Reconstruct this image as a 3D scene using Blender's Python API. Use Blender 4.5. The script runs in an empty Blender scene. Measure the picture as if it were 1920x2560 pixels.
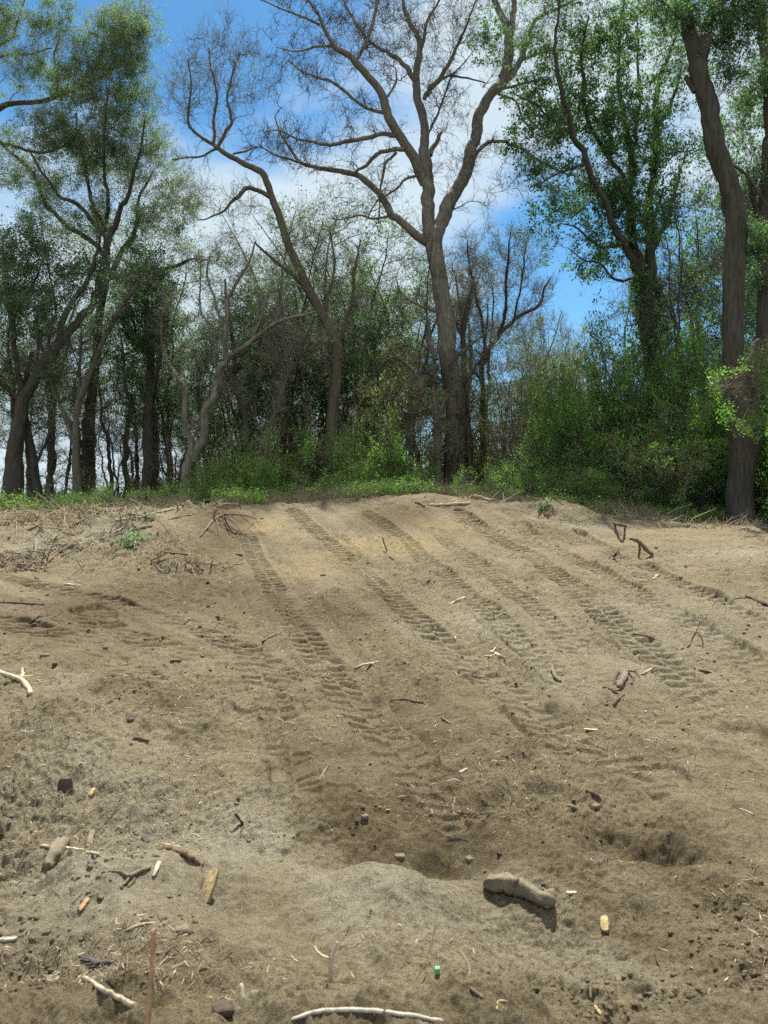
import bpy, math, random
import numpy as np
from mathutils import Vector
R = math.radians
rng = np.random.default_rng(7)
random.seed(7)
scene = bpy.context.scene
col = scene.collection

# ------------------------------------------------------------------ camera
EYE = 2.2; F = 1900.0; CX = 960.0; CY = 1280.0      # focal length and centre in photo pixels (1920 x 2560)
cam = bpy.data.cameras.new('camera'); cam_o = bpy.data.objects.new('camera', cam); col.objects.link(cam_o)
cam_o.location = (0, 0, EYE); cam_o.rotation_euler = (R(90), 0, 0)
cam.sensor_fit = 'VERTICAL'; cam.sensor_height = 32; cam.sensor_width = 24; cam.lens = F/2560*32
cam.clip_start = 0.05; cam.clip_end = 3000
cam.dof.use_dof = True; cam.dof.focus_distance = 12; cam.dof.aperture_fstop = 4.0
scene.camera = cam_o
# ------------------------------------------------------------------ light
SUN_EL = 60.0; SUN_AZ = 6.0        # the sun stands high beyond the trees, a little right of the view axis (+Y)
w = bpy.data.worlds.new('World'); scene.world = w; w.use_nodes = True
nt = w.node_tree; nt.nodes.clear()
def N(t, **k):
    n = nt.nodes.new(t)
    for a, b in k.items(): setattr(n, a, b)
    return n
def pix_dir(px, py):
    v = Vector(((px-CX)/F, 1, (CY-py)/F)); v.normalize(); return v
sky = N('ShaderNodeTexSky', sky_type='NISHITA', sun_disc=False, sun_elevation=R(SUN_EL), sun_rotation=R(SUN_AZ),
        altitude=300, air_density=1.0, dust_density=0.25, ozone_density=2.5)
tc = N('ShaderNodeTexCoord')
def cloud_term(px, py, rad, amp, vec=None):
    d = pix_dir(px, py) if vec is None else Vector(vec).normalized()
    s = N('ShaderNodeVectorMath', operation='DISTANCE'); nt.links.new(tc.outputs['Generated'], s.inputs[0]); s.inputs[1].default_value = d
    m = N('ShaderNodeMapRange'); m.interpolation_type = 'SMOOTHSTEP'
    m.inputs['From Min'].default_value = 0; m.inputs['From Max'].default_value = rad
    m.inputs['To Min'].default_value = amp; m.inputs['To Max'].default_value = 0
    nt.links.new(s.outputs['Value'], m.inputs['Value']); return m.outputs['Result']
terms = [(960, 480, .24, .33), (900, 680, .22, .33), (1330, 60, .26, .55), (1880, 330, .26, .5), (350, 900, .42, .62), (650, 760, .22, .35),
         (60, 1130, .40, .45), (780, 1000, .28, .4)]
acc = None
FILL_CLOUDS = [((0, -.75, .66), 1.15, 1.0), ((.8, -.45, .45), .7, .7), ((-.85, -.45, .4), .7, .7)]      # unseen bright clouds added behind the camera to fill trunks and leaves
for t in terms:
    o = cloud_term(*t)
    if acc is None: acc = o
    else:
        a = N('ShaderNodeMath', operation='ADD'); nt.links.new(acc, a.inputs[0]); nt.links.new(o, a.inputs[1]); acc = a.outputs[0]
mp = N('ShaderNodeMapping'); mp.inputs['Scale'].default_value = (1.0, 1.0, 2.2); nt.links.new(tc.outputs['Generated'], mp.inputs[0])
nz = N('ShaderNodeTexNoise'); nz.inputs['Scale'].default_value = 5.5; nz.inputs['Detail'].default_value = 8; nz.inputs['Roughness'].default_value = .55
nt.links.new(mp.outputs[0], nz.inputs['Vector'])
ad = N('ShaderNodeMath', operation='ADD'); nt.links.new(acc, ad.inputs[0]); nt.links.new(nz.outputs['Fac'], ad.inputs[1])
mr = N('ShaderNodeMapRange'); mr.interpolation_type = 'SMOOTHSTEP'
mr.inputs['From Min'].default_value = .62; mr.inputs['From Max'].default_value = 1.05; mr.inputs['To Max'].default_value = .95
nt.links.new(ad.outputs[0], mr.inputs['Value'])
hs = N('ShaderNodeHueSaturation'); hs.inputs['Hue'].default_value = .490; hs.inputs['Saturation'].default_value = 1.28; hs.inputs['Value'].default_value = 1.0
nt.links.new(sky.outputs[0], hs.inputs['Color'])
mx = N('ShaderNodeMix', data_type='RGBA'); mx.inputs['B'].default_value = (4.9, 5.8, 6.3, 1)
nt.links.new(mr.outputs[0], mx.inputs['Factor']); nt.links.new(hs.outputs[0], mx.inputs['A'])
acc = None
for t in FILL_CLOUDS:
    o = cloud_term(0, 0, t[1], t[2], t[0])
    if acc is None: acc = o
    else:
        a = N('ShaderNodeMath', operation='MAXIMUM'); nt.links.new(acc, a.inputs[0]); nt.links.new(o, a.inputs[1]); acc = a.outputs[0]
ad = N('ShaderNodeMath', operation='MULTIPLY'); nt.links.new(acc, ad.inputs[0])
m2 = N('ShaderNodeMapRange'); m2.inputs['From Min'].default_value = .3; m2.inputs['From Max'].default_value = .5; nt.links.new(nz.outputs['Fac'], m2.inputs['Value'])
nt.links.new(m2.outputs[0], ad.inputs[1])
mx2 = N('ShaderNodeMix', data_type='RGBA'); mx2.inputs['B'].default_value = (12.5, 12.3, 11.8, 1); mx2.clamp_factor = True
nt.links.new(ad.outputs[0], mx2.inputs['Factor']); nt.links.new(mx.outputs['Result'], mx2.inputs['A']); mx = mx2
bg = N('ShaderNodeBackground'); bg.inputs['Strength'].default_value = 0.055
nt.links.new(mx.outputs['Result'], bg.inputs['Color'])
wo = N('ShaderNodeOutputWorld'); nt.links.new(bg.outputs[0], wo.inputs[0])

sun = bpy.data.lights.new('sun', 'SUN'); sun.energy = 4.4; sun.angle = R(0.5); sun.color = (1, .95, .87)
sun_o = bpy.data.objects.new('sun', sun); col.objects.link(sun_o)
sd = Vector((math.sin(R(SUN_AZ))*math.cos(R(SUN_EL)), math.cos(R(SUN_AZ))*math.cos(R(SUN_EL)), math.sin(R(SUN_EL))))
sun_o.rotation_euler = sd.to_track_quat('Z', 'Y').to_euler(); sun_o.location = (0, 0, 40)
scene.view_settings.view_transform = 'Standard'; scene.view_settings.look = 'None'
scene.view_settings.exposure = 1.42; scene.view_settings.gamma = 1
scene.cycles.max_bounces = 6; scene.cycles.diffuse_bounces = 3; scene.cycles.transmission_bounces = 4
scene.cycles.transparent_max_bounces = 4; scene.cycles.glossy_bounces = 2
scene.cycles.use_adaptive_sampling = True; scene.cycles.adaptive_threshold = 0.02
scene.cycles.use_denoising = False

# ------------------------------------------------------------------ materials
def new_mat(name):
    m = bpy.data.materials.new(name); m.use_nodes = True
    t = m.node_tree; t.nodes.clear()
    out = t.nodes.new('ShaderNodeOutputMaterial'); return m, t, out
def nd(t, typ, **k):
    n = t.nodes.new(typ)
    for a, b in k.items(): setattr(n, a, b)
    return n
def ramp(t, fac, stops):
    r = nd(t, 'ShaderNodeValToRGB'); e = r.color_ramp.elements
    while len(e) < len(stops): e.new(.5)
    for i, (p, c) in enumerate(stops): e[i].position = p; e[i].color = (*c, 1)
    t.links.new(fac, r.inputs[0]); return r.outputs[0]
def noise(t, vec, scale, detail=6, rough=.6):
    n = nd(t, 'ShaderNodeTexNoise'); n.inputs['Scale'].default_value = scale; n.inputs['Detail'].default_value = detail
    n.inputs['Roughness'].default_value = rough
    if vec is not None: t.links.new(vec, n.inputs['Vector'])
    return n.outputs['Fac']
def mixc(t, fac, a, b, blend='MIX'):
    m = nd(t, 'ShaderNodeMix', data_type='RGBA', blend_type=blend)
    for s, v in (('Factor', fac), ('A', a), ('B', b)):
        if hasattr(v, 'is_output') or isinstance(v, bpy.types.NodeSocket): t.links.new(v, m.inputs[s])
        else: m.inputs[s].default_value = v if not isinstance(v, tuple) else (*v, 1) if len(v) == 3 else v
    return m.outputs['Result']
def bark_mat(name, dark, light, sc=9, stretch=.16, bump=.5, moss=0.0, dist=.02):
    m, t, out = new_mat(name)
    tc = nd(t, 'ShaderNodeTexCoord'); mp = nd(t, 'ShaderNodeMapping'); mp.inputs['Scale'].default_value = (1, 1, stretch)
    t.links.new(tc.outputs['Object'], mp.inputs[0])
    f1 = noise(t, mp.outputs[0], sc*2.2, 5, .65); f2 = noise(t, tc.outputs['Object'], 1.3, 3)
    c = ramp(t, f1, [(.34, dark), (.62, light)])
    c = mixc(t, .35, c, ramp(t, f2, [(.3, tuple(x*.6 for x in light)), (.7, light)]), 'MIX')
    if moss:
        c = mixc(t, ramp(t, noise(t, tc.outputs['Object'], 4.5, 4), [(.5, (0, 0, 0)), (.62, (moss,)*3)]), c, (.085, .085, .03))
    b = nd(t, 'ShaderNodeBsdfPrincipled'); b.inputs['Roughness'].default_value = .9; b.inputs['Specular IOR Level'].default_value = .2
    t.links.new(c, b.inputs['Base Color'])
    bp = nd(t, 'ShaderNodeBump'); bp.inputs['Strength'].default_value = bump; bp.inputs['Distance'].default_value = dist*1.6
    t.links.new(f1, bp.inputs['Height']); t.links.new(bp.outputs[0], b.inputs['Normal'])
    t.links.new(b.outputs[0], out.inputs[0]); return m
def leaf_mat(name, c0, c1, c2, trans=.52):
    m, t, out = new_mat(name)
    at = nd(t, 'ShaderNodeAttribute'); at.attribute_name = 'rnd'
    c = ramp(t, at.outputs['Fac'], [(0, c0), (.6, c1), (1, c2)])
    d = nd(t, 'ShaderNodeBsdfPrincipled'); d.inputs['Roughness'].default_value = .7; d.inputs['Specular IOR Level'].default_value = .2
    t.links.new(c, d.inputs['Base Color'])
    tr = nd(t, 'ShaderNodeBsdfTranslucent')
    c2_ = mixc(t, 1.0, c, (1.1, 1.25, .7), 'MULTIPLY'); t.links.new(c2_, tr.inputs[0])
    ms = nd(t, 'ShaderNodeMixShader'); ms.inputs[0].default_value = trans
    t.links.new(d.outputs[0], ms.inputs[1]); t.links.new(tr.outputs[0], ms.inputs[2]); t.links.new(ms.outputs[0], out.inputs[0]); return m
M = {}
M['bark_grey'] = bark_mat('bark_grey', (.035, .031, .025), (.235, .215, .175), 7, .14, .9, .35, .04)
M['bark_dark'] = bark_mat('bark_dark', (.018, .016, .013), (.085, .076, .062), 8, .14, .9, .2, .04)
M['bark_olive'] = bark_mat('bark_olive', (.03, .028, .020), (.125, .112, .085), 8, .2, .6, .7)
M['twig_grey'] = bark_mat('twig_grey', (.09, .078, .062), (.20, .18, .145), 6, .5, .2)
M['twig_dark'] = bark_mat('twig_dark', (.038, .034, .029), (.095, .086, .072), 6, .5, .2)
M['twig_tan'] = bark_mat('twig_tan', (.16, .13, .085), (.30, .25, .16), 6, .5, .2)
M['leaf_willow'] = leaf_mat('leaf_willow', (.08, .125, .07), (.145, .205, .11), (.22, .29, .17))
M['leaf_green'] = leaf_mat('leaf_green', (.045, .10, .045), (.085, .165, .068), (.16, .26, .11), .5)
M['leaf_bright'] = leaf_mat('leaf_bright', (.07, .16, .03), (.13, .27, .05), (.24, .40, .09), .52)
M['leaf_dark'] = leaf_mat('leaf_dark', (.03, .065, .025), (.055, .11, .038), (.10, .17, .06), .45)
M['leaf_olive'] = leaf_mat('leaf_olive', (.09, .13, .045), (.15, .20, .075), (.22, .28, .11), .45)
M['leaf_sage'] = leaf_mat('leaf_sage', (.12, .18, .11), (.2, .28, .17), (.28, .36, .22), .25)
def wood_mat(name, dark, light, sc=30, bump=.3):
    m, t, out = new_mat(name)
    tc = nd(t, 'ShaderNodeTexCoord')
    f = noise(t, tc.outputs['Object'], sc, 6, .7); f2 = noise(t, tc.outputs['Object'], sc*.2, 3)
    c = ramp(t, f, [(.3, dark), (.68, light)]); c = mixc(t, ramp(t, f2, [(.42, (0, 0, 0)), (.62, (.5,)*3)]), c, tuple(x*.55 for x in light))
    b = nd(t, 'ShaderNodeBsdfPrincipled'); b.inputs['Roughness'].default_value = .85; b.inputs['Specular IOR Level'].default_value = .2
    t.links.new(c, b.inputs['Base Color'])
    bp = nd(t, 'ShaderNodeBump'); bp.inputs['Strength'].default_value = bump; bp.inputs['Distance'].default_value = .008
    t.links.new(f, bp.inputs['Height']); t.links.new(bp.outputs[0], b.inputs['Normal'])
    t.links.new(b.outputs[0], out.inputs[0]); return m
M['wood_dirty'] = wood_mat('wood_dirty', (.07, .055, .035), (.24, .20, .135), 40, .7)
M['wood_pale'] = wood_mat('wood_pale', (0.273, 0.218, 0.133), (0.484, 0.421, 0.296))
M['wood_yellow'] = wood_mat('wood_yellow', (.17, .12, .05), (.52, .40, .21), 45, .6)
M['wood_white'] = wood_mat('wood_white', (.26, .23, .17), (.52, .48, .39), 25)
M['wood_dark'] = wood_mat('wood_dark', (.03, .022, .018), (.10, .075, .055))
M['wood_brown'] = wood_mat('wood_brown', (0.078, 0.051, 0.031), (0.172, 0.117, 0.074))
M['wood_orange'] = wood_mat('wood_orange', (.20, .11, .055), (.48, .30, .17), 35)
M['slate'] = wood_mat('slate', (.045, .045, .043), (.10, .10, .095), 15, .1)
M['stone'] = wood_mat('stone', (.10, .085, .055), (.19, .16, .105), 20, .4)
M['green_bud'] = wood_mat('green_bud', (.10, .28, .12), (.22, .48, .26), 20, .1)
M['straw'] = wood_mat('straw', (0.234, 0.187, 0.109), (0.452, 0.390, 0.265), 12, .1)

def dirt_mat():
    m, t, out = new_mat('dirt')
    tc = nd(t, 'ShaderNodeTexCoord'); P = tc.outputs['Object']
    at = nd(t, 'ShaderNodeAttribute'); at.attribute_name = 'tone'      # x: moist brown earth, y: yellow subsoil, z: dry pale dust
    sp = nd(t, 'ShaderNodeSeparateColor'); t.links.new(at.outputs['Color'], sp.inputs[0])
    n1 = noise(t, P, 1.7, 6, .6); n2 = noise(t, P, 22, 8, .72); n3 = noise(t, P, 120, 4, .7); n4 = noise(t, P, 6.0, 6, .65)
    c = ramp(t, n1, [(.35, (.165, .136, .082)), (.65, (.215, .182, .114))])
    def fac(sock, nz, lo, hi):
        a = nd(t, 'ShaderNodeMath', operation='ADD'); t.links.new(sock, a.inputs[0])
        s = nd(t, 'ShaderNodeMath', operation='MULTIPLY_ADD'); t.links.new(nz, s.inputs[0]); s.inputs[1].default_value = .9; s.inputs[2].default_value = -.45
        t.links.new(s.outputs[0], a.inputs[1])
        r = nd(t, 'ShaderNodeMapRange'); r.inputs['From Min'].default_value = lo; r.inputs['From Max'].default_value = hi
        t.links.new(a.outputs[0], r.inputs['Value']); return r.outputs[0]
    c = mixc(t, fac(sp.outputs[0], n4, .15, .85), c, (.112, .087, .049))
    c = mixc(t, fac(sp.outputs[1], n4, .25, .9), c, (.245, .195, .105))
    c = mixc(t, fac(sp.outputs[2], n4, .2, .85), c, (.245, .222, .158))
    g = ramp(t, n2, [(.30, (.55, .52, .48)), (.52, (1, 1, 1)), (.75, (1.25, 1.22, 1.16))])
    c = mixc(t, 1.0, c, g, 'MULTIPLY')
    g = ramp(t, n3, [(.33, (.62, .60, .56)), (.5, (1, 1, 1)), (.72, (1.22, 1.2, 1.16))])
    c = mixc(t, .8, c, g, 'MULTIPLY')
    b = nd(t, 'ShaderNodeBsdfPrincipled'); b.inputs['Roughness'].default_value = .96; b.inputs['Specular IOR Level'].default_value = .1
    t.links.new(c, b.inputs['Base Color'])
    b1 = nd(t, 'ShaderNodeBump'); b1.inputs['Strength'].default_value = .9; b1.inputs['Distance'].default_value = .045
    t.links.new(n2, b1.inputs['Height'])
    b2 = nd(t, 'ShaderNodeBump'); b2.inputs['Strength'].default_value = .8; b2.inputs['Distance'].default_value = .012
    t.links.new(n3, b2.inputs['Height']); t.links.new(b1.outputs[0], b2.inputs['Normal'])
    t.links.new(b2.outputs[0], b.inputs['Normal']); t.links.new(b.outputs[0], out.inputs[0]); return m
M['dirt'] = dirt_mat()

# ------------------------------------------------------------------ mesh helpers
def make_mesh(name, verts, faces, mats, mat_idx=None, rnd=None, smooth=True, tone=None):
    me = bpy.data.meshes.new(name); verts = np.asarray(verts, np.float32); faces = np.asarray(faces, np.int32)
    me.vertices.add(len(verts)); me.vertices.foreach_set('co', verts.ravel())
    k = faces.shape[1]; nf = len(faces)
    me.loops.add(nf*k); me.loops.foreach_set('vertex_index', faces.ravel())
    me.polygons.add(nf); me.polygons.foreach_set('loop_start', np.arange(0, nf*k, k, dtype=np.int32))
    for m in mats: me.materials.append(m)
    if mat_idx is not None: me.polygons.foreach_set('material_index', np.asarray(mat_idx, np.int32))
    me.update(calc_edges=True)
    me.polygons.foreach_set('use_smooth', np.full(nf, smooth))
    if rnd is not None:
        a = me.attributes.new('rnd', 'FLOAT', 'FACE'); a.data.foreach_set('value', np.asarray(rnd, np.float32))
    if tone is not None:
        a = me.attributes.new('tone', 'FLOAT_COLOR', 'POINT'); a.data.foreach_set('color', np.asarray(tone, np.float32).ravel())
    return me
def link(name, me, parent=None):
    o = bpy.data.objects.new(name, me); col.objects.link(o)
    if parent is not None: o.parent = parent
    return o
def tag(o, label=None, cat=None, group=None, kind=None):
    if label: o['label'] = label
    if cat: o['category'] = cat
    if group: o['group'] = group
    if kind: o['kind'] = kind
    return o
def empty(name, loc, label, cat, group=None):
    o = bpy.data.objects.new(name, None); col.objects.link(o); o.location = loc; o.empty_display_size = .2
    return tag(o, label, cat, group)
def copy_tree(o, parent=None):
    c = o.copy(); col.objects.link(c); c.parent = parent
    for ch in list(o.children): copy_tree(ch, c)
    return c
def nrm(v): return v/np.maximum(np.linalg.norm(v, axis=-1, keepdims=True), 1e-9)
def tubes(pts, rad, sides, closed=True):
    """pts (N,K,3), rad (N,K) -> verts, quad faces"""
    Nn, K, _ = pts.shape
    tg = np.gradient(pts, axis=1); tg = nrm(tg)
    mean = nrm(pts[:, -1]-pts[:, 0]); ref = np.where(np.abs(mean[:, 2:3]) < .8, np.array([[0, 0, 1.]]), np.array([[1., 0, 0]]))
    n = nrm(np.cross(tg, ref[:, None, :])); b = np.cross(tg, n)
    a = np.arange(sides)*2*np.pi/sides
    ring = n[:, :, None, :]*np.cos(a)[None, None, :, None] + b[:, :, None, :]*np.sin(a)[None, None, :, None]
    r = rad[:, :, None, None] if rad.ndim == 2 else rad[..., None]
    v = pts[:, :, None, :] + ring*r
    idx = np.arange(Nn*K*sides).reshape(Nn, K, sides)
    i0 = idx[:, :-1]; i1 = idx[:, 1:]
    f = np.stack([i0, np.roll(i0, -1, 2), np.roll(i1, -1, 2), i1], -1).reshape(-1, 4)
    return v.reshape(-1, 3), f
def join(parts):
    V = []; Fc = []; off = 0
    for v, f in parts: V.append(v); Fc.append(f+off); off += len(v)
    return np.concatenate(V), np.concatenate(Fc)
def grow(starts, dirs, lens, r0, k, wander, trop, r1f=.25):
    n = len(starts); pts = np.empty((n, k+1, 3)); pts[:, 0] = starts; d = nrm(dirs)
    for i in range(k):
        d = nrm(d + rng.normal(0, wander, (n, 3)) + np.array([0, 0, trop]))
        pts[:, i+1] = pts[:, i] + d*(lens/k)[:, None]
    t = np.linspace(0, 1, k+1)[None]
    return pts, r0[:, None]*(1-t*(1-r1f))
def spawn(pts, rad, n, a_t, a_p, a_u, L0, L1, tmin=.15, rf=.55, rmin=.002, rmax=.02):
    seg = np.linalg.norm(np.diff(pts, axis=1), axis=2).sum(1); p = seg/seg.sum()
    bi = rng.choice(len(pts), n, p=p); K = pts.shape[1]
    t = (tmin+(1-tmin)*rng.random(n))*(K-1); i = np.minimum(t.astype(int), K-2); fr = (t-i)[:, None]
    s = pts[bi, i]*(1-fr)+pts[bi, i+1]*fr; tg = nrm(pts[bi, i+1]-pts[bi, i])
    pr = rng.normal(0, 1, (n, 3)); pr = nrm(pr - tg*(pr*tg).sum(1, keepdims=True))
    d = nrm(tg*a_t+pr*a_p+np.array([0, 0, a_u])*1.0)
    L = rng.uniform(L0, L1, n)*(1-.45*t/(K-1))
    r = np.clip(rad[bi, i]*rf, rmin, rmax)
    return s, d, L, r
def leaves(pts, n, size, spread=.02, width=.5, droop=.2, tmin=.2, clump=-.13):
    K = pts.shape[1]; q_ = (n+4)//5; bi = np.repeat(rng.integers(0, len(pts), q_), 5)[:n]
    t = (tmin+(1-tmin)*np.repeat(rng.random(q_), 5)[:n])*(K-1); i = np.minimum(t.astype(int), K-2); fr = (t-i)[:, None]
    c = pts[bi, i]*(1-fr)+pts[bi, i+1]*fr + rng.normal(0, spread*.6+size*.42, (n, 3))
    cf = fbm(c[:, 0]*.9+c[:, 1]*.6, c[:, 2]*1.0-c[:, 1]*.3, 200+K, 2); kp = cf+rng.normal(0, .10, n) > clump
    c = c[kp]; bi = bi[kp]; n = len(c)
    a = nrm(rng.normal(0, 1, (n, 3))-np.array([0, 0, droop*2])); nn = nrm(rng.normal(0, 1, (n, 3))+np.array([0, 0, .9]))
    b = nrm(np.cross(a, nn)); s = size*rng.uniform(.5, 1.35, n)[:, None]
    nn = np.cross(a, b)
    v = np.stack([c, c+a*s*.45+b*s*width*.5+nn*s*.08, c+a*s, c+a*s*.45-b*s*width*.5+nn*s*.08], 1).reshape(-1, 3)
    f = np.arange(4*n).reshape(n, 4)
    cl = np.clip(.5+.28*rng.normal(0, 1, len(pts))[bi]*.6+.22*rng.normal(0, 1, n), 0, 1)
    return v, f, cl
def mesh_tl(name, tub, lf, m_t, m_l):
    """twigs and leaves in one mesh"""
    parts = []; mi = []; rd = []
    if tub:
        v, f = join(tub); parts.append((v, f)); mi.append(np.zeros(len(f), int)); rd.append(np.full(len(f), .5))
    for (v, f, c) in lf: parts.append((v, f)); mi.append(np.ones(len(f), int)); rd.append(c)
    v, f = join(parts); return v, f, np.concatenate(mi), np.concatenate(rd)

# ------------------------------------------------------------------ terrain
def hsh(x, y, s):
    h = (x.astype(np.int64)*374761393 + y.astype(np.int64)*668265263 + s*2147483647) & 0xffffffff
    h = ((h ^ (h >> 13))*1274126177) & 0xffffffff; h = ((h ^ (h >> 16))*2246822519) & 0xffffffff
    return ((h ^ (h >> 15)) & 0xffffff)/float(0xffffff)
def vn(x, y, s=0):
    xi = np.floor(x); yi = np.floor(y); fx = x-xi; fy = y-yi; fx = fx*fx*fx*(fx*(fx*6-15)+10); fy = fy*fy*fy*(fy*(fy*6-15)+10)
    a = hsh(xi, yi, s); b = hsh(xi+1, yi, s); c = hsh(xi, yi+1, s); d = hsh(xi+1, yi+1, s)
    return (a*(1-fx)+b*fx)*(1-fy)+(c*(1-fx)+d*fx)*fy
def fbm(x, y, s, o=4, g=.5):
    r = 0; A = 1; T = 0
    for i in range(o):
        ca, sa = math.cos(.6*i+.3), math.sin(.6*i+.3)
        r = r+A*vn((x*ca-y*sa)*2**i+17*i, (x*sa+y*ca)*2**i-9*i, s+i); T += A; A *= g
    return r/T*2-1
def sst(x, a, b):
    t = np.clip((x-a)/(b-a), 0, 1); return t*t*(3-2*t)
# picture row at which the ground appears, for each distance (rows of the table) and column
COLS = np.array([-900, 0, 250, 480, 640, 800, 960, 1060, 1150, 1300, 1420, 1550, 1700, 1850, 1950, 2800])
TAB = {
 2.2:  [2500, 2500, 2500, 2470, 2480, 2430, 2420, 2400, 2420, 2450, 2490, 2500, 2500, 2470, 2470, 2450],
 2.45: [2490, 2490, 2495, 2490, 2500, 2470, 2450, 2430, 2440, 2460, 2480, 2490, 2480, 2450, 2450, 2450],
 3.1:  [2330]*16,
 4.0:  [2110]*16,
 5.0:  [1925]*16,
 7.0:  [1682]*16,
 9.0:  [1530]*16,
 #     -900    0   250   480   640   800   960  1060  1150  1300  1420  1550  1700  1850  1950  2800
 11.0: [1443, 1445, 1447, 1446, 1444, 1442, 1440, 1440, 1440, 1440, 1440, 1440, 1436, 1430, 1430, 1430],
 12.0: [1418, 1422, 1425, 1424, 1416, 1412, 1409, 1409, 1410, 1412, 1412, 1412, 1408, 1398, 1398, 1398],
 13.0: [1375, 1380, 1385, 1392, 1385, 1380, 1378, 1378, 1379, 1382, 1384, 1386, 1380, 1368, 1368, 1368],
 14.0: [1322, 1325, 1315, 1330, 1355, 1350, 1346, 1344, 1345, 1350, 1356, 1362, 1356, 1345, 1350, 1350],
 15.0: [1292, 1292, 1280, 1290, 1322, 1316, 1310, 1306, 1308, 1320, 1332, 1340, 1338, 1332, 1344, 1344],
 16.0: [1279, 1280, 1271, 1271, 1285, 1278, 1267, 1262, 1274, 1290, 1305, 1320, 1328, 1328, 1340, 1340],
 16.8: [1279, 1280, 1271, 1268, 1268, 1260, 1240, 1234, 1252, 1273, 1291, 1310, 1324, 1327, 1338, 1338],
 17.6: [1280, 1280, 1274, 1270, 1268, 1261, 1239, 1233, 1251, 1273, 1291, 1309, 1323, 1327, 1337, 1337],
 19.0: [1285, 1285, 1280, 1278, 1278, 1272, 1262, 1260, 1266, 1284, 1299, 1312, 1322, 1328, 1334, 1334]}
YS = np.array(sorted(TAB)); ROWT = np.array([TAB[y] for y in YS], float)
GX0, GY0, GS = -34.0, -6.0, .1
gx = np.arange(GX0, 34.01, GS); gy = np.arange(GY0, 60.01, GS)
GZ = np.zeros((len(gy), len(gx)))
for j, y in enumerate(gy):
    yc = min(max(y, 2.2), 19.0)
    i = min(np.searchsorted(YS, yc, side='right')-1, len(YS)-2); t = (yc-YS[i])/(YS[i+1]-YS[i])
    px = gx/max(yc, 2.2)*F+CX
    z0 = EYE-(np.interp(px, COLS, ROWT[i])-CY)/F*YS[i]; z1 = EYE-(np.interp(px, COLS, ROWT[i+1])-CY)/F*YS[i+1]
    z = z0*(1-t)+z1*t
    if y > 19: z = z+(1.75-z)*min((y-19)/3, 1)
    if y < 2.2: z = z-.45*min((2.2-y)/1.4, 1)
    GZ[j] = z
def blur(A, s):
    k = np.exp(-.5*(np.arange(-3*s, 3*s+1)/s)**2); k /= k.sum(); n = len(k)//2
    P_ = np.pad(A, n, mode='edge')
    P_ = sum(w_*P_[i:i+A.shape[0]] for i, w_ in enumerate(k)); return sum(w_*P_[:, i:i+A.shape[1]] for i, w_ in enumerate(k))
GZb = blur(GZ, 3); GZf = blur(GZ, 1); wgt = sst(gy, 3.2, 5.0)[:, None]; GZ = GZf*(1-wgt)+GZb*wgt
def H0(x, y):
    fx = np.clip((x-GX0)/GS, 0, len(gx)-1.001); fy = np.clip((y-GY0)/GS, 0, len(gy)-1.001)
    i = fx.astype(int); j = fy.astype(int); a = fx-i; b = fy-j
    return (GZ[j, i]*(1-a)+GZ[j, i+1]*a)*(1-b)+(GZ[j+1, i]*(1-a)+GZ[j+1, i+1]*a)*b
def cast0(px, py):
    dx = (px-CX)/F; dz = (CY-py)/F
    Y = np.arange(1.9, 40, .02); g = H0(dx*Y, Y)-(EYE+dz*Y); k = np.argmax(g >= 0)
    if not (g >= 0).any(): k = np.argmin(np.abs(g[Y < 25]))
    return dx*Y[k], Y[k]
# tyre tracks: the row of lug prints left along each wheel path (photo pixels fix where on the ground each path runs)
TRACKS = [([(733, 1276), (790, 1330), (887, 1409), (1010, 1525), (1110, 1610), (1230, 1700), (1400, 1840), (1500, 1930)], .165, .040),
          ([(610, 1320), (640, 1395), (700, 1500), (790, 1640), (890, 1770), (1000, 1890), (1140, 2030)], .165, .040),
          ([(560, 1560), (650, 1690), (715, 1820), (735, 1930), (742, 1995)], .155, .036),
          ([(1150, 1285), (1320, 1386), (1400, 1450), (1500, 1530), (1700, 1690), (1900, 1870)], .18, .040),
          ([(1090, 1325), (1200, 1420), (1360, 1545), (1480, 1650), (1700, 1860)], .165, 0.023),
          ([(1300, 1325), (1455, 1415), (1620, 1505), (1860, 1650), (1990, 1740)], .155, 0.022),
          ([(920, 1280), (1010, 1345), (1100, 1430), (1290, 1590), (1480, 1760)], .15, .026),
          ([(1450, 1345), (1640, 1440), (1950, 1590)], .15, .024),
          ([(-40, 1432), (150, 1475), (250, 1505), (350, 1537), (480, 1567), (640, 1640), (760, 1720)], .15, .032),
          ([(-40, 1552), (100, 1580), (174, 1598), (270, 1640), (350, 1700), (480, 1800)], .16, .034),
          ([(200, 1540), (340, 1600), (420, 1620), (520, 1660), (640, 1760)], .15, .028), ([(242, 1535), (245, 1583)], .22, .018),
          ([(1500, 1880), (1560, 1920), (1660, 1960)], .17, .03)]
TR = [([cast0(*p) for p in pl], hw, dep) for pl, hw, dep in TRACKS]
def blob(px, py, rpx, rpy, seed=0):
    x0, y0 = cast0(px, py); xa, _ = cast0(px+rpx, py); _, yb = cast0(px, py-rpy); _, yc2 = cast0(px, py+rpy)
    rx = abs(xa-x0)+.05; ry = max(abs(yb-yc2)/2, .1); return (x0, y0, rx, ry)
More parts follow.
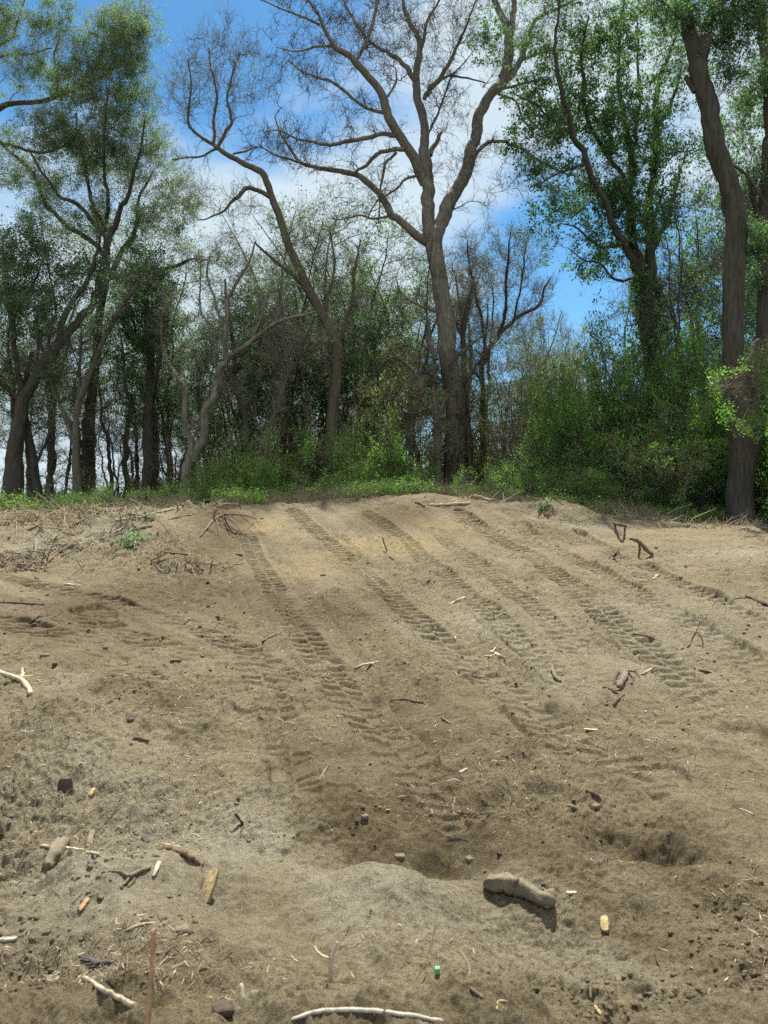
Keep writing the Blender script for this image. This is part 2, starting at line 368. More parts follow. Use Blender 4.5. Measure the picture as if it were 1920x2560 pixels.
BUMP = [(blob(*b[:4]), b[4]) for b in [(970, 2270, 170, 80, .15), (1090, 2120, 170, 40, -.16), (330, 2260, 200, 80, .13), (60, 2010, 110, 40, -.10), (600, 2080, 60, 50, .07), (150, 1900, 120, 30, .06),
        (1620, 2110, 100, 28, -.13), (1460, 2150, 120, 50, .06), (1780, 2200, 120, 50, .07), (300, 1720, 50, 16, .08), (240, 1740, 60, 16, -.05), (430, 1770, 90, 18, -.07), (1650, 1800, 130, 25, -.05), (1300, 2330, 140, 50, -.06),
        (30, 1830, 80, 25, -.09), (60, 2180, 100, 40, -.07), (560, 1345, 40, 60, -.14), (440, 1420, 130, 18, .06), (330, 1300, 100, 14, .12), (70, 1330, 70, 20, .08), (180, 1325, 30, 14, -.12), (250, 1345, 60, 8, -.08),
        (1540, 1395, 30, 14, -.10), (1250, 1276, 50, 8, -.10), (1400, 1330, 60, 16, .08), (800, 1420, 60, 30, .05), (560, 2300, 60, 40, -.08), (1850, 2450, 100, 60, -.08), (1420, 1296, 160, 9, .14), (1250, 1276, 60, 8, .10), (1560, 1316, 90, 9, .12), (690, 1880, 50, 40, .05), (1310, 2110, 60, 20, .06)]]
def streak(x, y):
    k = sst(-x/np.maximum(y, 1), .10, .26)
    a = fbm((x*.93+y*.37)*4.2, (x*.37-y*.93)*.35, 141, 3); b = fbm((x*.66+y*.75)*4.2, (x*.75-y*.66)*.35, 151, 3)
    return a*(1-k)+b*k
FUR = [[(800, 1290), (1000, 1450), (1330, 1700), (1750, 2100)], [(1180, 1290), (1420, 1400), (1900, 1640)], [(1050, 1280), (1250, 1420), (1800, 1800)],
       [(640, 1300), (780, 1480), (1000, 1800), (1250, 2100)], [(560, 1400), (640, 1560), (700, 1780), (740, 2100)], [(900, 1320), (1150, 1520), (1500, 1780), (1900, 2080)]]
FR = [[cast0(*p) for p in pl] for pl in FUR]
def pathdist(x, y, pl):
    best = np.full(x.shape, 1e9); side = np.zeros(x.shape)
    for (x0, y0), (x1, y1) in zip(pl[:-1], pl[1:]):
        dx, dy = x1-x0, y1-y0; L2 = dx*dx+dy*dy; t = np.clip(((x-x0)*dx+(y-y0)*dy)/L2, 0, 1)
        ex = x-(x0+t*dx); ey = y-(y0+t*dy); d = np.hypot(ex, ey); s = np.sign(ex*dy-ey*dx)
        m = d < best; best[m] = d[m]; side[m] = s[m]
    return best, side
def HD(x, y):
    """height of the churned ground"""
    z = H0(x, y)
    nearf = 1-sst(y, 24, 30)
    rough = np.clip(.50+1.7*fbm(x*.7, y*.7, 11, 4), .10, 1.5)
    left = sst(-x/np.maximum(y, 1), .12, .3)*(1-sst(y, 7.5, 10))           # the chewed-up earth nearest on the left
    bank = sst(-x, 2.7, 3.7)*sst(y, 11.3, 12.8)*(1-sst(y, 17.5, 19))          # root-filled bank top left
    ridge = sst(y, 15.2, 16.4)*(1-sst(y, 18, 19))*(.6+1.4*sst(x, 1.0, 3.0))
    rough = rough*(1+.5*left+1.6*bank+.6*ridge)+.5*(1-sst(y, 2.5, 2.9))
    z = z+.10*fbm(x*.8, y*.8, 3, 3)*nearf*(.5+.5*rough)
    near = 1-sst(y, 5, 9)
    z = z+near*(.10+.06*left)*fbm(x*1.9, y*1.9, 5, 4)
    for (x0, y0, rx, ry), hgt in BUMP: z = z+hgt*np.exp(-(((x-x0)/rx)**2+((y-y0)/ry)**2))
    rim = 1-sst(y, 2.6, 3.1); z = z+rim*(.09*fbm(x*2.3, y*2.3, 181, 3)+.03*fbm(x*8, y*8, 182, 3))
    st_ = streak(x, y); z = z+.030*st_*nearf*sst(y, 4, 7)*(1-bank)
    n = fbm(x*4.2, y*4.2, 21, 4, .55); z = z+nearf*.042*rough*n
    n = np.abs(fbm(x*9, y*9, 31, 4, .6)); z = z+nearf*.020*rough*(n-.2)
    n = fbm(x*26, y*26, 41, 4, .62); z = z+nearf*(.0045+.006*rough)*n
    cl = fbm(x*14, y*14, 51, 2); z = z+nearf*.008*rough*sst(cl, .2, .7)      # clods
    cl = fbm(x*33+9, y*33, 57, 2); z = z+nearf*.007*(.2+rough)*sst(cl, .15, .6)
    cl = fbm(x*62+3, y*62, 67, 2); z = z+nearf*.0022*(.5+rough)*cl
    hole = fbm(x*1.3+4, y*1.3, 61, 3); z = z-near*.10*sst(hole, .28, .6)
    for pl in FR:
        d, s = pathdist(x, y, pl); z = z+.05*np.exp(-(d/.09)**2)*s*(.5+.5*vn(x*2, y*2, 8))-.02*np.exp(-(d/.25)**2)
    for k, (pl, hw, dep) in enumerate(TR):
        xs = [p[0] for p in pl]; ys = [p[1] for p in pl]
        m = (x > min(xs)-.5) & (x < max(xs)+.5) & (y > min(ys)-.4) & (y < max(ys)+.4)
        if not m.any(): continue
        xm, ym = x[m], y[m]; d, s = pathdist(xm, ym, pl); inside = 1-sst(d, hw*.85, hw*1.08)
        wob = .07*fbm(xm*4, ym*4, 70+k, 2)
        ph = (ym+wob)/.165+.5*(s > 0)-.45*d/hw*np.where(s > 0, .5, -.2)
        tri = np.abs((ph % 1)*2-1); lug = sst(tri, .36, .56)*sst(d, hw*.03, hw*.14)
        fade = .35+.65*sst(fbm(xm*.8, ym*.8, 90+k, 2), -.45, -.05)
        zz = z[m]; base = H0(xm, ym)
        smooth = zz+(base+.2*(zz-base)-zz)*inside*.9*fade
        z[m] = smooth+inside*fade*(-dep*(.8+1.7*sst(ym, 6, 11))*lug*(.35+.9*vn(xm*5+k, ym*7, 79))+dep*.3)+fade*dep*.45*np.exp(-((d-hw*1.1)/.05)**2)
    return z
def ground_z(x, y): return float(HD(np.array([float(x)]), np.array([float(y)]))[0])
def at(px, py):
    """the point of the ground seen at a pixel of the photograph"""
    dx = (px-CX)/F; dz = (CY-py)/F
    x0, y0 = cast0(px, py)
    Y = np.arange(max(1.7, y0*.8), y0*1.2+.3, .01); g = HD(dx*Y, Y.copy())-(EYE+dz*Y); k = np.argmax(g >= 0) if (g >= 0).any() else np.argmin(np.abs(g))
    return np.array([dx*Y[k], Y[k], EYE+dz*Y[k]])
def PW(px, py, Y): return np.array([(px-CX)/F*Y, Y, EYE+(CY-py)/F*Y])

# one ground sheet: rows and columns crowd where the eye is close, and reach the horizon
yr = [-3.0]
while yr[-1] < 900:
    y = yr[-1]; yr.append(y+(.12 if y < 1.2 else (max(.0021*y, .006) if y < 18.5 else .2+(y-18.5)*.12)))
yr = np.array(yr)
uc = np.concatenate([-(np.geomspace(.56, 6, 46)[::-1]), np.linspace(-.55, .55, 1000), np.geomspace(.56, 6, 46)])
XX = uc[None, :]*(yr[:, None]*.98+.6*np.clip(yr[:, None], -3, 0)+3.2 if False else np.maximum(yr[:, None], 0)*.985+.35+np.maximum(-yr[:, None], 0)*.3)
YY = np.repeat(yr[:, None], len(uc), 1)
xf = XX.ravel(); yf = YY.ravel(); zf = HD(xf.copy(), yf.copy())
far = sst(yf, 40, 90); zf = zf*(1-far)+(-1.0+.8*fbm(xf*.02, yf*.02, 5, 3))*far
# soil tones laid out on the ground
def tones(x, y):
    br = np.zeros(x.shape); ye = np.zeros(x.shape); pa = np.zeros(x.shape)
    for L, A in ((br, BR), (ye, YE), (pa, PA)):
        for (x0, y0, rx, ry), amp in A: L += amp*np.exp(-(((x-x0)/rx)**2+((y-y0)/ry)**2)*1.1)
    st_ = streak(x, y)*(1-sst(y, 24, 30)); br = br*.8+np.maximum(st_, 0)*.55; pa = pa*.85+np.maximum(-st_, 0)*.45
    yr_ = y+.35*fbm(x*2.2, y*2.2, 171, 4); rim = 1-sst(yr_, 2.35, 2.75); br = br+rim*.25; pa = pa*(1-.8*rim)
    return np.stack([br, ye, pa, np.ones(x.shape)], -1)
BR = [(blob(420, 1480, 330, 60), 1.0), (blob(560, 1340, 110, 60), .9), (blob(820, 1530, 260, 60), .8), (blob(1000, 1290, 120, 40), .9), (blob(740, 1260, 250, 16), .8),
      (blob(960, 1750, 260, 200), .6), (blob(1120, 2080, 200, 110), .75), (blob(1580, 2110, 260, 80), .9), (blob(1800, 2300, 250, 180), .6), (blob(880, 2030, 240, 120), .6), (blob(1250, 1850, 240, 130), .5),
      (blob(150, 1560, 200, 60), .5), (blob(560, 1290, 90, 20), .8), (blob(400, 1760, 90, 30), .7), (blob(300, 1720, 80, 30), .6), (blob(1400, 1320, 260, 25), .4), (blob(960, 2530, 900, 60), .3)]
YE = [(blob(665, 1310, 60, 28), 1.0), (blob(1000, 1365, 120, 26), 1.0), (blob(780, 1400, 110, 40), .55), (blob(1120, 1310, 120, 30), .6), (blob(1850, 1400, 90, 30), .5), (blob(760, 1440, 120, 30), .4), (blob(900, 1350, 60, 20), .6)]
PA = [(blob(250, 2250, 380, 260), .75), (blob(150, 1950, 260, 170), .6), (blob(980, 2270, 180, 110), .9), (blob(620, 2100, 160, 130), .6), (blob(1650, 1560, 330, 120), .6), (blob(1150, 1560, 200, 50), .4),
      (blob(120, 1360, 150, 60), .7), (blob(330, 1330, 150, 50), .4), (blob(1850, 1395, 120, 22), .8), (blob(150, 1700, 180, 70), .4), (blob(1450, 2350, 250, 130), .4), (blob(1480, 1330, 120, 20), .6), (blob(1320, 1700, 200, 60), .3)]
tone = tones(xf, yf)
idx = np.arange(len(xf)).reshape(XX.shape)
fc = np.stack([idx[:-1, :-1], idx[:-1, 1:], idx[1:, 1:], idx[1:, :-1]], -1).reshape(-1, 4)
g = link('ground', make_mesh('ground', np.stack([xf, yf, zf], -1), fc, [M['dirt']], tone=tone)); tag(g, kind='structure')

# ------------------------------------------------------------------ trees
def catmull(P_, k):
    P_ = np.asarray(P_, float); n = len(P_)
    if n < 3:
        t = np.linspace(0, n-1, k); i = np.minimum(t.astype(int), n-2); f = (t-i)[:, None]; return P_[i]*(1-f)+P_[i+1]*f
    Q = np.vstack([2*P_[0]-P_[1], P_, 2*P_[-1]-P_[-2]])
    t = np.linspace(0, n-1, k); i = np.minimum(t.astype(int), n-2); f = (t-i)[:, None]
    a, b, c, d = Q[i], Q[i+1], Q[i+2], Q[i+3]
    return .5*((2*b)+(-a+c)*f+(2*a-5*b+4*c-d)*f*f+(-a+3*b-3*c+d)*f**3)
def limb_tube(nodes, sides, wob, flare=False, lump=.08):
    L = np.linalg.norm(np.diff(nodes[:, :3], axis=0), axis=1).sum(); k = int(np.clip(L/.16, 6, 110))
    c = catmull(nodes, k); p = c[:, :3].copy(); r = np.maximum(c[:, 3], .004)
    s = np.linspace(0, L, k)
    for ax in range(3):
        p[:, ax] += wob*(r+.02)*2.2*np.clip(fbm(s*1.1, np.full(k, 3.1*ax+nodes[0, 0]*7), 5, 4, .7)*1.3, -1, 1)*np.minimum(1, s*2)
    ang = np.arange(sides)*2*np.pi/sides
    rr = r[:, None]*(1+lump*fbm(np.repeat(s[:, None]*1.2/np.maximum(r[:, None]*4, .15), sides, 1), np.cos(ang)[None]*1.3+nodes[0, 2]+np.sin(ang)[None]*.7+np.zeros((k, 1)), 9, 3))
    if flare:
        a_ = ang[None]/(2*np.pi)*(sides/2.6); fr_ = np.abs(fbm(np.repeat(a_, k, 0)+.5*np.sin(s[:, None]*1.1), np.repeat(s[:, None]*1.6, sides, 1)+nodes[0, 0], 29, 2)); fr_[:, -1] = fr_[:, 0]
        rr = rr*(1-.16*np.clip(.22-fr_, 0, 1)/.22)
        hgt = s[:, None]; rr = rr*(1+.35*np.exp(-hgt/.22)*(1+.5*np.cos(ang*5+1)[None]))
    return p, r, tubes(p[None], rr[None], sides)
def sample_nodes(limbs3):
    return limbs3
class Tree:
    def __init__(s, name, label, Y, trunk, limbs, group=None, cat='tree', bark='bark_dark', base_row=None, depth=.35):
        s.name = name; s.Y = Y; s.bark = bark; s.paths = []; s.label = label; s.group = group; s.cat = cat
        tr = [(p[0], p[1], p[2]) for p in trunk]
        n3 = np.array([[*PW(a, b, Y), w_/2/F*Y] for a, b, w_ in tr])
        gz = ground_z(n3[0, 0], Y)
        b0 = n3[0].copy(); b0[2] = gz-.15
        if n3[0, 2] > gz+.3: n3 = np.vstack([[*b0[:3], b0[3]*1.15], n3])
        elif n3[0, 2] > gz-.1: n3[0, 2] = gz-.15
        s.base = np.array([n3[0, 0], Y, gz]); s.lim = [n3]; s.px = [(np.array([t[:2] for t in tr], float), np.full(len(tr), Y))]
        for l in limbs:
            a = np.array([t[:2] for t in l], float)
            best = None
            for pxs, dep in s.px:
                for q in range(len(pxs)-1):
                    for f_ in (0, .5, 1):
                        m_ = pxs[q]*(1-f_)+pxs[q+1]*f_; d = np.hypot(*(m_-a[0]))
                        if best is None or d < best[0]: best = (d, dep[q]*(1-f_)+dep[q+1]*f_)
            y0 = best[1]; cum = np.concatenate([[0], np.cumsum(np.hypot(*np.diff(a, axis=0).T))])/F*Y
            dep = y0+cum*rng.choice([-1, 1])*rng.uniform(.4, 1)*depth
            s.lim.append(np.array([[*PW(t[0], t[1], yy), t[2]/2/F*yy] for t, yy in zip(l, dep)])); s.px.append((a, dep))
        s.curves = []      # fine curves for attaching
    def build_wood(s, trunk_parts=True, limb_name='limb'):
        s.root = empty(s.name, tuple(s.base), s.label, s.cat, s.group)
        s.nodes = []; small = []
        for i, n3 in enumerate(s.lim):
            rmax = n3[:, 3].max(); sides = 40 if i == 0 and rmax > .2 else 14 if rmax > .15 else (9 if rmax > .06 else 6)
            p, r, (v, f) = limb_tube(n3, sides, (.12 if i == 0 else .22) if rmax > .16 else .55, flare=(i == 0), lump=.16)
            s.nodes.append(np.column_stack([p, r]))
            if i == 0: s.trunk_vf = (v, f)
            else: small.append((v, f))
            s.curves.append((p, r))
        link('trunk', make_mesh('trunk', s.trunk_vf[0]-s.base, s.trunk_vf[1], [M[s.bark]]), s.root)
        for v, f in small: link(limb_name, make_mesh(limb_name, v-s.base, f, [M[s.bark]]), s.root)
        s.N = np.concatenate(s.nodes)
        return s
    def fill(s, blobs, K=8, wob=.10, rs=1.0, lift=.12, dyn=1.0):
        """boughs reaching from the nearest wood into each part of the crown"""
        ends = []
        for (cx, cy, rx, ry, n) in blobs:
            v = nrm(rng.normal(0, 1, (n, 3)))*rng.random((n, 1))**(1/2.2)
            c = PW(cx, cy, s.Y); sx = rx/F*s.Y; sz = ry/F*s.Y; sy = (sx+sz)/2*.8*dyn
            ends.append(c+v*np.array([sx, sy, sz]))
        E = np.concatenate(ends); nodes = s.N[s.N[:, 3] > .008]
        d0 = np.array([np.min(np.linalg.norm(nodes[:, :3]-e, axis=1)) for e in E]); E = E[np.argsort(d0)]
        B = []; BRd = []
        for e in E:
            dv = nodes[:, :3]-e; d = np.linalg.norm(dv, axis=1)+1.1*np.maximum(0, dv[:, 2]+.25*np.linalg.norm(dv[:, :2], axis=1))
            q = nodes[np.argmin(d)]; D = np.linalg.norm(q[:3]-e)
            if D < .15: continue
            t = np.linspace(0, 1, K)[:, None]; c = q[:3]*(1-t)+e*t
            side = rng.normal(0, 1, 3); side[2] += lift*6
            c = c+np.sin(np.pi*t)*side*D*wob + np.sin(2*np.pi*t)*rng.normal(0, 1, 3)*D*wob*.6+np.sin(3.5*np.pi*t)*rng.normal(0, 1, 3)*D*wob*.3*(1-t)
            r0 = min(q[3]*.75, (.006+.0085*D)*rs); r = np.linspace(r0, max(.004*rs, r0*.25), K)
            B.append(c); BRd.append(r); nodes = np.vstack([nodes, np.column_stack([c[1:-1], r[1:-1]])])
        s.B = np.array(B); s.BR = np.array(BRd); return s
    def limb_curves(s, rmax=.09, K=8):
        """thin stretches of the limbs, cut into pieces that can carry twigs"""
        P_ = []; R_ = []
        for p, r in s.curves:
            for a in range(0, len(p)-K, K-1):
                if r[a:a+K].mean() < rmax: P_.append(p[a:a+K]); R_.append(r[a:a+K])
        return (np.array(P_), np.array(R_)) if P_ else (np.zeros((0, K, 3)), np.zeros((0, K)))
    def twigs(s, n1, n2, L1=(.5, 1.3), L2=(.2, .6), wander=.28, up=.25, r1=.012, rmin=.003, ontolimbs=True, tw='twig_dark', n3=0, trop=.04):
        P_, R_ = s.B, s.BR
        if ontolimbs:
            lp, lr = s.limb_curves()
            if len(lp): P_ = np.concatenate([P_, lp]); R_ = np.concatenate([R_, lr])
        a = spawn(P_, R_, n1, .7, .9, up, *L1, tmin=.12, rmax=r1, rmin=rmin*1.6); s.t1 = grow(*a[:3], a[3], 5, wander, trop)
        a = spawn(*s.t1, n2, .8, .8, up, *L2, tmin=.1, rmax=r1*.6, rmin=rmin); s.t2 = grow(*a[:3], a[3], 3, wander, trop)
        s.tub = [tubes(*s.t1, 3), tubes(*s.t2, 3)]; s.bt = tubes(s.B, s.BR, 5); s.tw = tw
        s.tall = [s.t1[0], s.t2[0]]
        if n3:
            a = spawn(*s.t2, n3, .8, .8, up, L2[0]*.5, L2[1]*.6, tmin=.1, rmax=rmin, rmin=rmin*.8); s.t3 = grow(*a[:3], a[3], 2, wander, trop)
            s.tub.append(tubes(*s.t3, 3)); s.tall = [s.t2[0], s.t3[0]]
        return s
    def crown(s, nleaf=0, size=.07, mat='leaf_green', spread=.03, width=.5, droop=.2, extra=None, clump=-.13):
        lf = []
        if nleaf:
            lf.append(leaves(s.tall[1], int(nleaf*.75), size, spread, width, droop, clump=clump)); lf.append(leaves(s.tall[0], int(nleaf*.25), size, spread, width, droop, clump=clump))
        if extra: lf += extra
        v, f, mi, rd = mesh_tl('crown', s.tub, lf, 0, 0); vb, fb = s.bt
        f = np.concatenate([f, fb+len(v)]); v = np.concatenate([v, vb]); mi = np.concatenate([mi, np.full(len(fb), 2)]); rd = np.concatenate([rd, np.full(len(fb), .5)])
        link('crown', make_mesh('crown', v-s.base, f, [M[s.tw], M[mat], M[s.bark]], mi, rd), s.root); return s

# the big bare tree in the middle
center = Tree('bare_tree', 'tall bare grey tree on the crest forking into two heavy stems against the sky', 28.5,
 [(1142,1262,66),(1138,1170,54),(1138,1050,52),(1128,940,48),(1113,820,45),(1105,740,42),(1095,670,41),(1083,610,44),(1079,585,40)],
 [[(1078,600,34),(1068,524,31),(1071,454,31),(1061,402,29),(1064,350,23),(1055,280,21),(1040,210,19),(1048,140,16),(1048,100,14),(1025,60,11),(1010,20,9),(1000,-60,6)],
  [(1085,610,37),(1103,560,35),(1132,500,33),(1152,450,33),(1175,400,31),(1185,350,28),(1197,300,28),(1225,240,27),(1260,200,27),(1270,150,25),(1270,100,23),(1265,60,19),(1240,10,15),(1220,-60,11)],
  [(1075,612,24),(1030,575,21),(1000,550,20),(979,533,19),(960,500,18),(940,475,16),(902,440,15),(844,428,12),(786,417,10),(747,401,8),(720,363,7),(701,336,5),(686,293,3)],
  [(1062,460,24),(1040,402,25),(1010,359,24),(979,309,23),(960,262,22),(952,232,20),(902,170,18),(875,143,16),(836,116,12),(809,69,9),(794,31,7),(770,0,6),(740,-50,4)],
  [(1040,206,14),(1000,150,12),(960,125,10),(920,100,8),(880,40,7),(850,-20,6)],
  [(1050,130,9),(1075,50,7),(1100,0,5),(1130,-50,3)],
  [(1060,248,10),(1075,225,14),(1090,205,13),(1120,160,10),(1150,100,7),(1180,30,5),(1200,-30,3)],
  [(1095,202,7),(1120,192,6),(1160,195,5),(1215,205,3)],
  [(1075,388,13),(1083,362,13),(1092,345,11),(1102,328,6)],
  [(1068,340,7),(1090,290,6),(1110,240,5),(1130,190,4),(1170,150,3)],
  [(1270,112,17),(1280,50,15),(1290,0,13),(1300,-60,11)],
  [(1250,218,15),(1300,155,15),(1320,100,12),(1335,55,11),(1370,35,8),(1430,0,6),(1480,-40,4)],
  [(1185,395,11),(1210,365,10),(1240,355,9),(1280,362,8),(1330,390,7),(1400,430,5),(1450,440,3)],
  [(1245,235,6),(1290,255,6),(1305,300,5),(1335,335,3)],
  [(1255,222,7),(1320,207,6),(1380,200,4)],
  [(1305,150,8),(1360,130,7),(1420,125,5),(1480,150,3)],
  [(786,417,7),(730,400,6),(690,390,4),(645,370,3),(610,405,2)],
  [(992,338,12),(960,336,11),(920,342,10),(880,350,10),(830,362,9),(780,355,7),(740,350,6),(700,325,4),(660,330,2)],
  [(1012,372,13),(975,375,11),(940,395,10),(910,420,8),(880,432,5)],
  [(992,380,8),(962,410,7),(957,450,6),(950,510,4),(945,560,3)],
  [(958,282,10),(920,270,8),(880,245,8),(840,210,7),(800,195,6),(760,180,4),(720,150,3)],
  [(890,150,9),(915,110,8),(935,60,8),(945,0,7),(950,-50,5)],
  [(836,114,6),(790,115,6),(740,128,4),(690,118,2)],
  [(800,62,7),(750,40,6),(700,20,4),(640,-10,3)],
  [(963,250,6),(980,222,6),(993,195,5),(990,170,3)],
  [(1056,430,7),(1020,452,7),(980,480,6),(940,505,5),(915,550,3)],
  [(985,536,7),(940,548,6),(900,540,5),(850,548,3),(820,545,2)],
  [(1130,900,10),(1180,860,9),(1215,830,6),(1250,815,4)],
  [(1110,790,9),(1060,770,7),(1010,740,5),(990,700,3)],
  [(1088,900,14),(1078,860,14),(1072,820,11),(1065,790,5)],
 ], cat='tree', bark='bark_grey').build_wood()
center.fill([(840,60,230,110,95),(1000,60,150,120,70),(1180,40,140,110,60),(760,180,120,110,35),(900,250,120,120,35),(1110,230,80,130,36),(700,360,110,70,36),(800,380,120,60,24),
             (960,470,70,90,36),(1200,60,90,80,25),(1340,60,110,90,40),(1260,430,120,90,20),(1130,430,70,80,16),(860,480,70,50,12),(1080,680,110,110,16),(1400,330,60,110,12),(1100,900,90,100,7),(860,100,240,110,50),(1020,120,160,110,40),(700,340,120,60,20)], wob=.15, rs=1.75)
center.twigs(4600, 12000, (.4, 1.1), (.2, .55), .3, .12, .014, .0045, tw='twig_dark').crown(3500, .05, 'leaf_olive', .01)

# leaning olive-barked tree left of centre
lean = Tree('leaning_tree', 'leaning dark tree on the crest bending left with bare antler-like top branches', 26.5,
 [(808,1215,34),(826,1134,35),(834,1026,31),(841,910,29),(838,856,28),(811,794,27),(768,717,24),(750,670,21),(720,606,20),(697,540,19),(678,494,18),(666,455,17),(651,428,16),(616,413,14),(585,398,13),(554,378,12),(531,359,10)],
 [[(531,360,10),(493,332,8),(473,309,7),(469,270,6),(477,212,4),(470,150,3)],
  [(545,368,10),(562,335,9),(580,312,8),(575,280,7),(568,240,5),(580,190,4),(600,130,3)],
  [(535,362,9),(535,325,8),(533,290,7),(540,240,6),(530,180,5),(522,120,3)],
  [(680,495,12),(645,480,11),(612,475,11),(590,500,9),(560,530,6),(520,547,4),(490,550,3)],
  [(540,372,6),(500,392,5),(465,395,4),(430,400,3)],
  [(600,404,6),(580,385,5),(610,380,5),(640,370,4)],
  [(768,717,12),(735,690,11),(700,665,9),(665,635,7),(640,610,5)],
  [(838,860,12),(860,810,10),(880,740,8),(890,660,6),(900,600,4)],
  [(811,794,9),(820,740,8),(835,660,6),(830,590,4)]], bark='bark_olive').build_wood()
lean.fill([(500,170,100,110,50),(590,150,80,100,36),(440,260,60,80,16),(620,240,60,70,12),(500,500,90,50,20),(600,540,70,60,14),(800,620,130,130,60),(700,700,90,80,30),(880,760,80,100,24),(840,900,60,90,12)], wob=.15, rs=1.5)
lean.twigs(2200, 6000, (.4, 1.2), (.2, .6), .24, .3, .010, .0036, tw='twig_grey').crown(7000, .05, 'leaf_olive', .02)

# left side
L1 = Tree('leaning_tree', 'thick dark trunk at the far left leaning right above a slim twin stem', 25.5,
 [(31,1255,50),(35,1142,42),(50,1057,33),(58,999,30),(96,933,27),(147,856,25)],
 [[(145,860,22),(193,818,20),(224,767,18),(247,710,15),(262,640,12),(275,580,9)],
  [(54,1003,16),(42,930,13),(35,833,13),(27,748,12),(0,735,9),(-40,720,6)],
  [(147,856,17),(170,783,15),(212,717,12),(232,671,9),(250,600,6),(240,540,4)],
  [(50,1000,12),(0,955,11),(-50,920,8)],
  [(125,890,9),(100,870,8),(105,840,8),(140,830,6),(165,800,4)],
  [(35,800,7),(60,750,6),(90,700,5),(110,640,3)]], bark='bark_dark').build_wood()
L1.fill([(80,760,130,90,36),(60,620,110,80,34),(200,660,90,90,20),(20,860,70,80,14)], wob=.1)
L1.twigs(1300, 4200, (.35, 1.0), (.15, .5), .28, .15, tw='twig_dark').crown(30000, .085, 'leaf_willow', .06)
L1b = Tree('slim_tree', 'slim dark trunk just right of the thick far left trunk', 25.9,
 [(97,1262,30),(87,1170,23),(70,1085,19),(60,1030,15),(62,960,12),(80,880,9)], [[(85,1165,8),(110,1120,6),(130,1060,4)]], bark='bark_dark').build_wood()
L1b.fill([(110,900,70,100,12)]).twigs(200, 700).crown(1500, .06, 'leaf_green')
L3 = Tree('willow_tree', 'large willow with straight furrowed trunk and broad pale green crown at left', 28.5,
 [(220,1262,36),(220,1142,30),(224,1026,27),(239,910,23),(247,794,20),(263,698,21),(266,598,17)],
 [[(266,605,15),(297,532,13),(310,505,11),(330,440,9),(350,370,6),(360,300,4)],
  [(268,690,15),(300,640,14),(328,602,13),(340,560,10),(345,500,7),(380,430,4)],
  [(270,695,13),(320,688,12),(386,680,11),(444,664,9),(480,648,6),(520,650,4)],
  [(266,600,12),(247,540,11),(225,500,9),(215,430,7),(195,350,5),(190,280,4)],
  [(262,640,13),(232,606,13),(154,552,12),(112,510,10),(89,444,9),(50,398,8),(0,355,7),(-40,330,5)],
  [(262,590,11),(200,517,10),(150,490,8),(110,440,6),(70,370,4)],
  [(266,560,10),(270,480,9),(255,400,7),(262,300,5),(270,220,4)]], bark='bark_dark').build_wood()
L3.fill([(280,230,130,90,60),(250,350,180,110,90),(330,420,130,100,50),(120,470,110,90,40),(300,90,110,80,32),(400,560,100,80,40),(430,470,70,60,20),(200,560,140,70,30),(360,730,90,70,22),(180,250,90,90,24)], wob=.10, rs=.9)
L3.twigs(4400, 12000, (.4, 1.2), (.2, .6), .25, .2, .009, .003, tw='twig_grey').crown(125000, .085, 'leaf_willow', .06, .34, .1, clump=-.2)
L0 = Tree('willow_tree', 'willow rooted beyond the left edge whose long limb reaches into the sky', 27.5,
 [(-330,1290,60),(-320,1000,50),(-280,700,44),(-220,450,38),(-170,330,32)],
 [[(-200,400,24),(-90,320,18),(0,272,15),(39,258,13),(108,251,11),(154,235,10),(212,216,9),(262,185,8),(301,162,6),(366,165,3)],
  [(-170,330,20),(-120,200,16),(-40,140,11),(20,105,8),(40,60,6),(60,0,4)],
  [(-60,300,12),(0,355,9),(40,365,8),(80,378,7),(130,375,5),(180,345,4),(210,310,3)],
  [(150,236,6),(140,180,5),(135,140,4),(150,90,3)],
  [(255,190,5),(270,150,4),(300,100,3),(310,50,2)],
  [(-120,210,10),(-50,160,8),(20,135,6),(80,135,5),(130,120,3)]], bark='bark_olive').build_wood()
L0.fill([(30,60,90,80,50),(60,180,110,60,50),(180,130,80,80,35),(300,100,90,80,45),(110,320,100,60,34),(10,420,60,60,16),(130,60,60,70,14)], wob=.10, rs=.9)
L0.twigs(2400, 7500, (.3, .9), (.15, .45), .28, .2, .008, .0028, tw='twig_grey').crown(70000, .07, 'leaf_willow', .035, .36)
L4 = Tree('crooked_tree', 'crooked grey double stemmed tree just left of the straight furrowed trunk', 23.2,
 [(193,1258,25),(189,1103,18),(193,1026,16),(216,957,15),(247,880,13),(286,794,11),(309,756,10),(340,717,8),(347,680,6)],
 [[(188,1110,14),(178,1084,13),(147,1011,10),(131,970,9),(125,920,7),(140,860,4)], [(193,1030,9),(196,960,8),(200,880,6),(205,800,4)], [(147,1011,6),(175,990,6),(200,975,4)]], bark='bark_olive').build_wood()
L4.fill([(150,900,80,80,20),(330,680,80,60,18),(230,800,60,80,10)]).twigs(700, 1700, tw='twig_dark').crown(7000, .06, 'leaf_green', .04)
L5 = Tree('ivy_tree', 'dark ivy wrapped trunk behind the crest between two bare forked trees', 27.0,
 [(371,1262,34),(371,1103,26),(376,949,20),(372,850,15),(367,756,11),(365,650,7)],
 [[(374,1000,12),(400,900,9),(410,800,7),(400,700,4)], [(372,900,9),(340,830,7),(325,760,4)], [(385,1262,16),(392,1103,12),(385,1000,9),(395,900,6)]], bark='bark_dark').build_wood()
L5.fill([(365,700,70,120,40),(350,860,70,110,34),(400,780,50,110,20),(370,1050,40,90,16)])
L5.twigs(900, 3000, (.3, .9), (.15, .4)).crown(26000, .08, 'leaf_dark', .08)
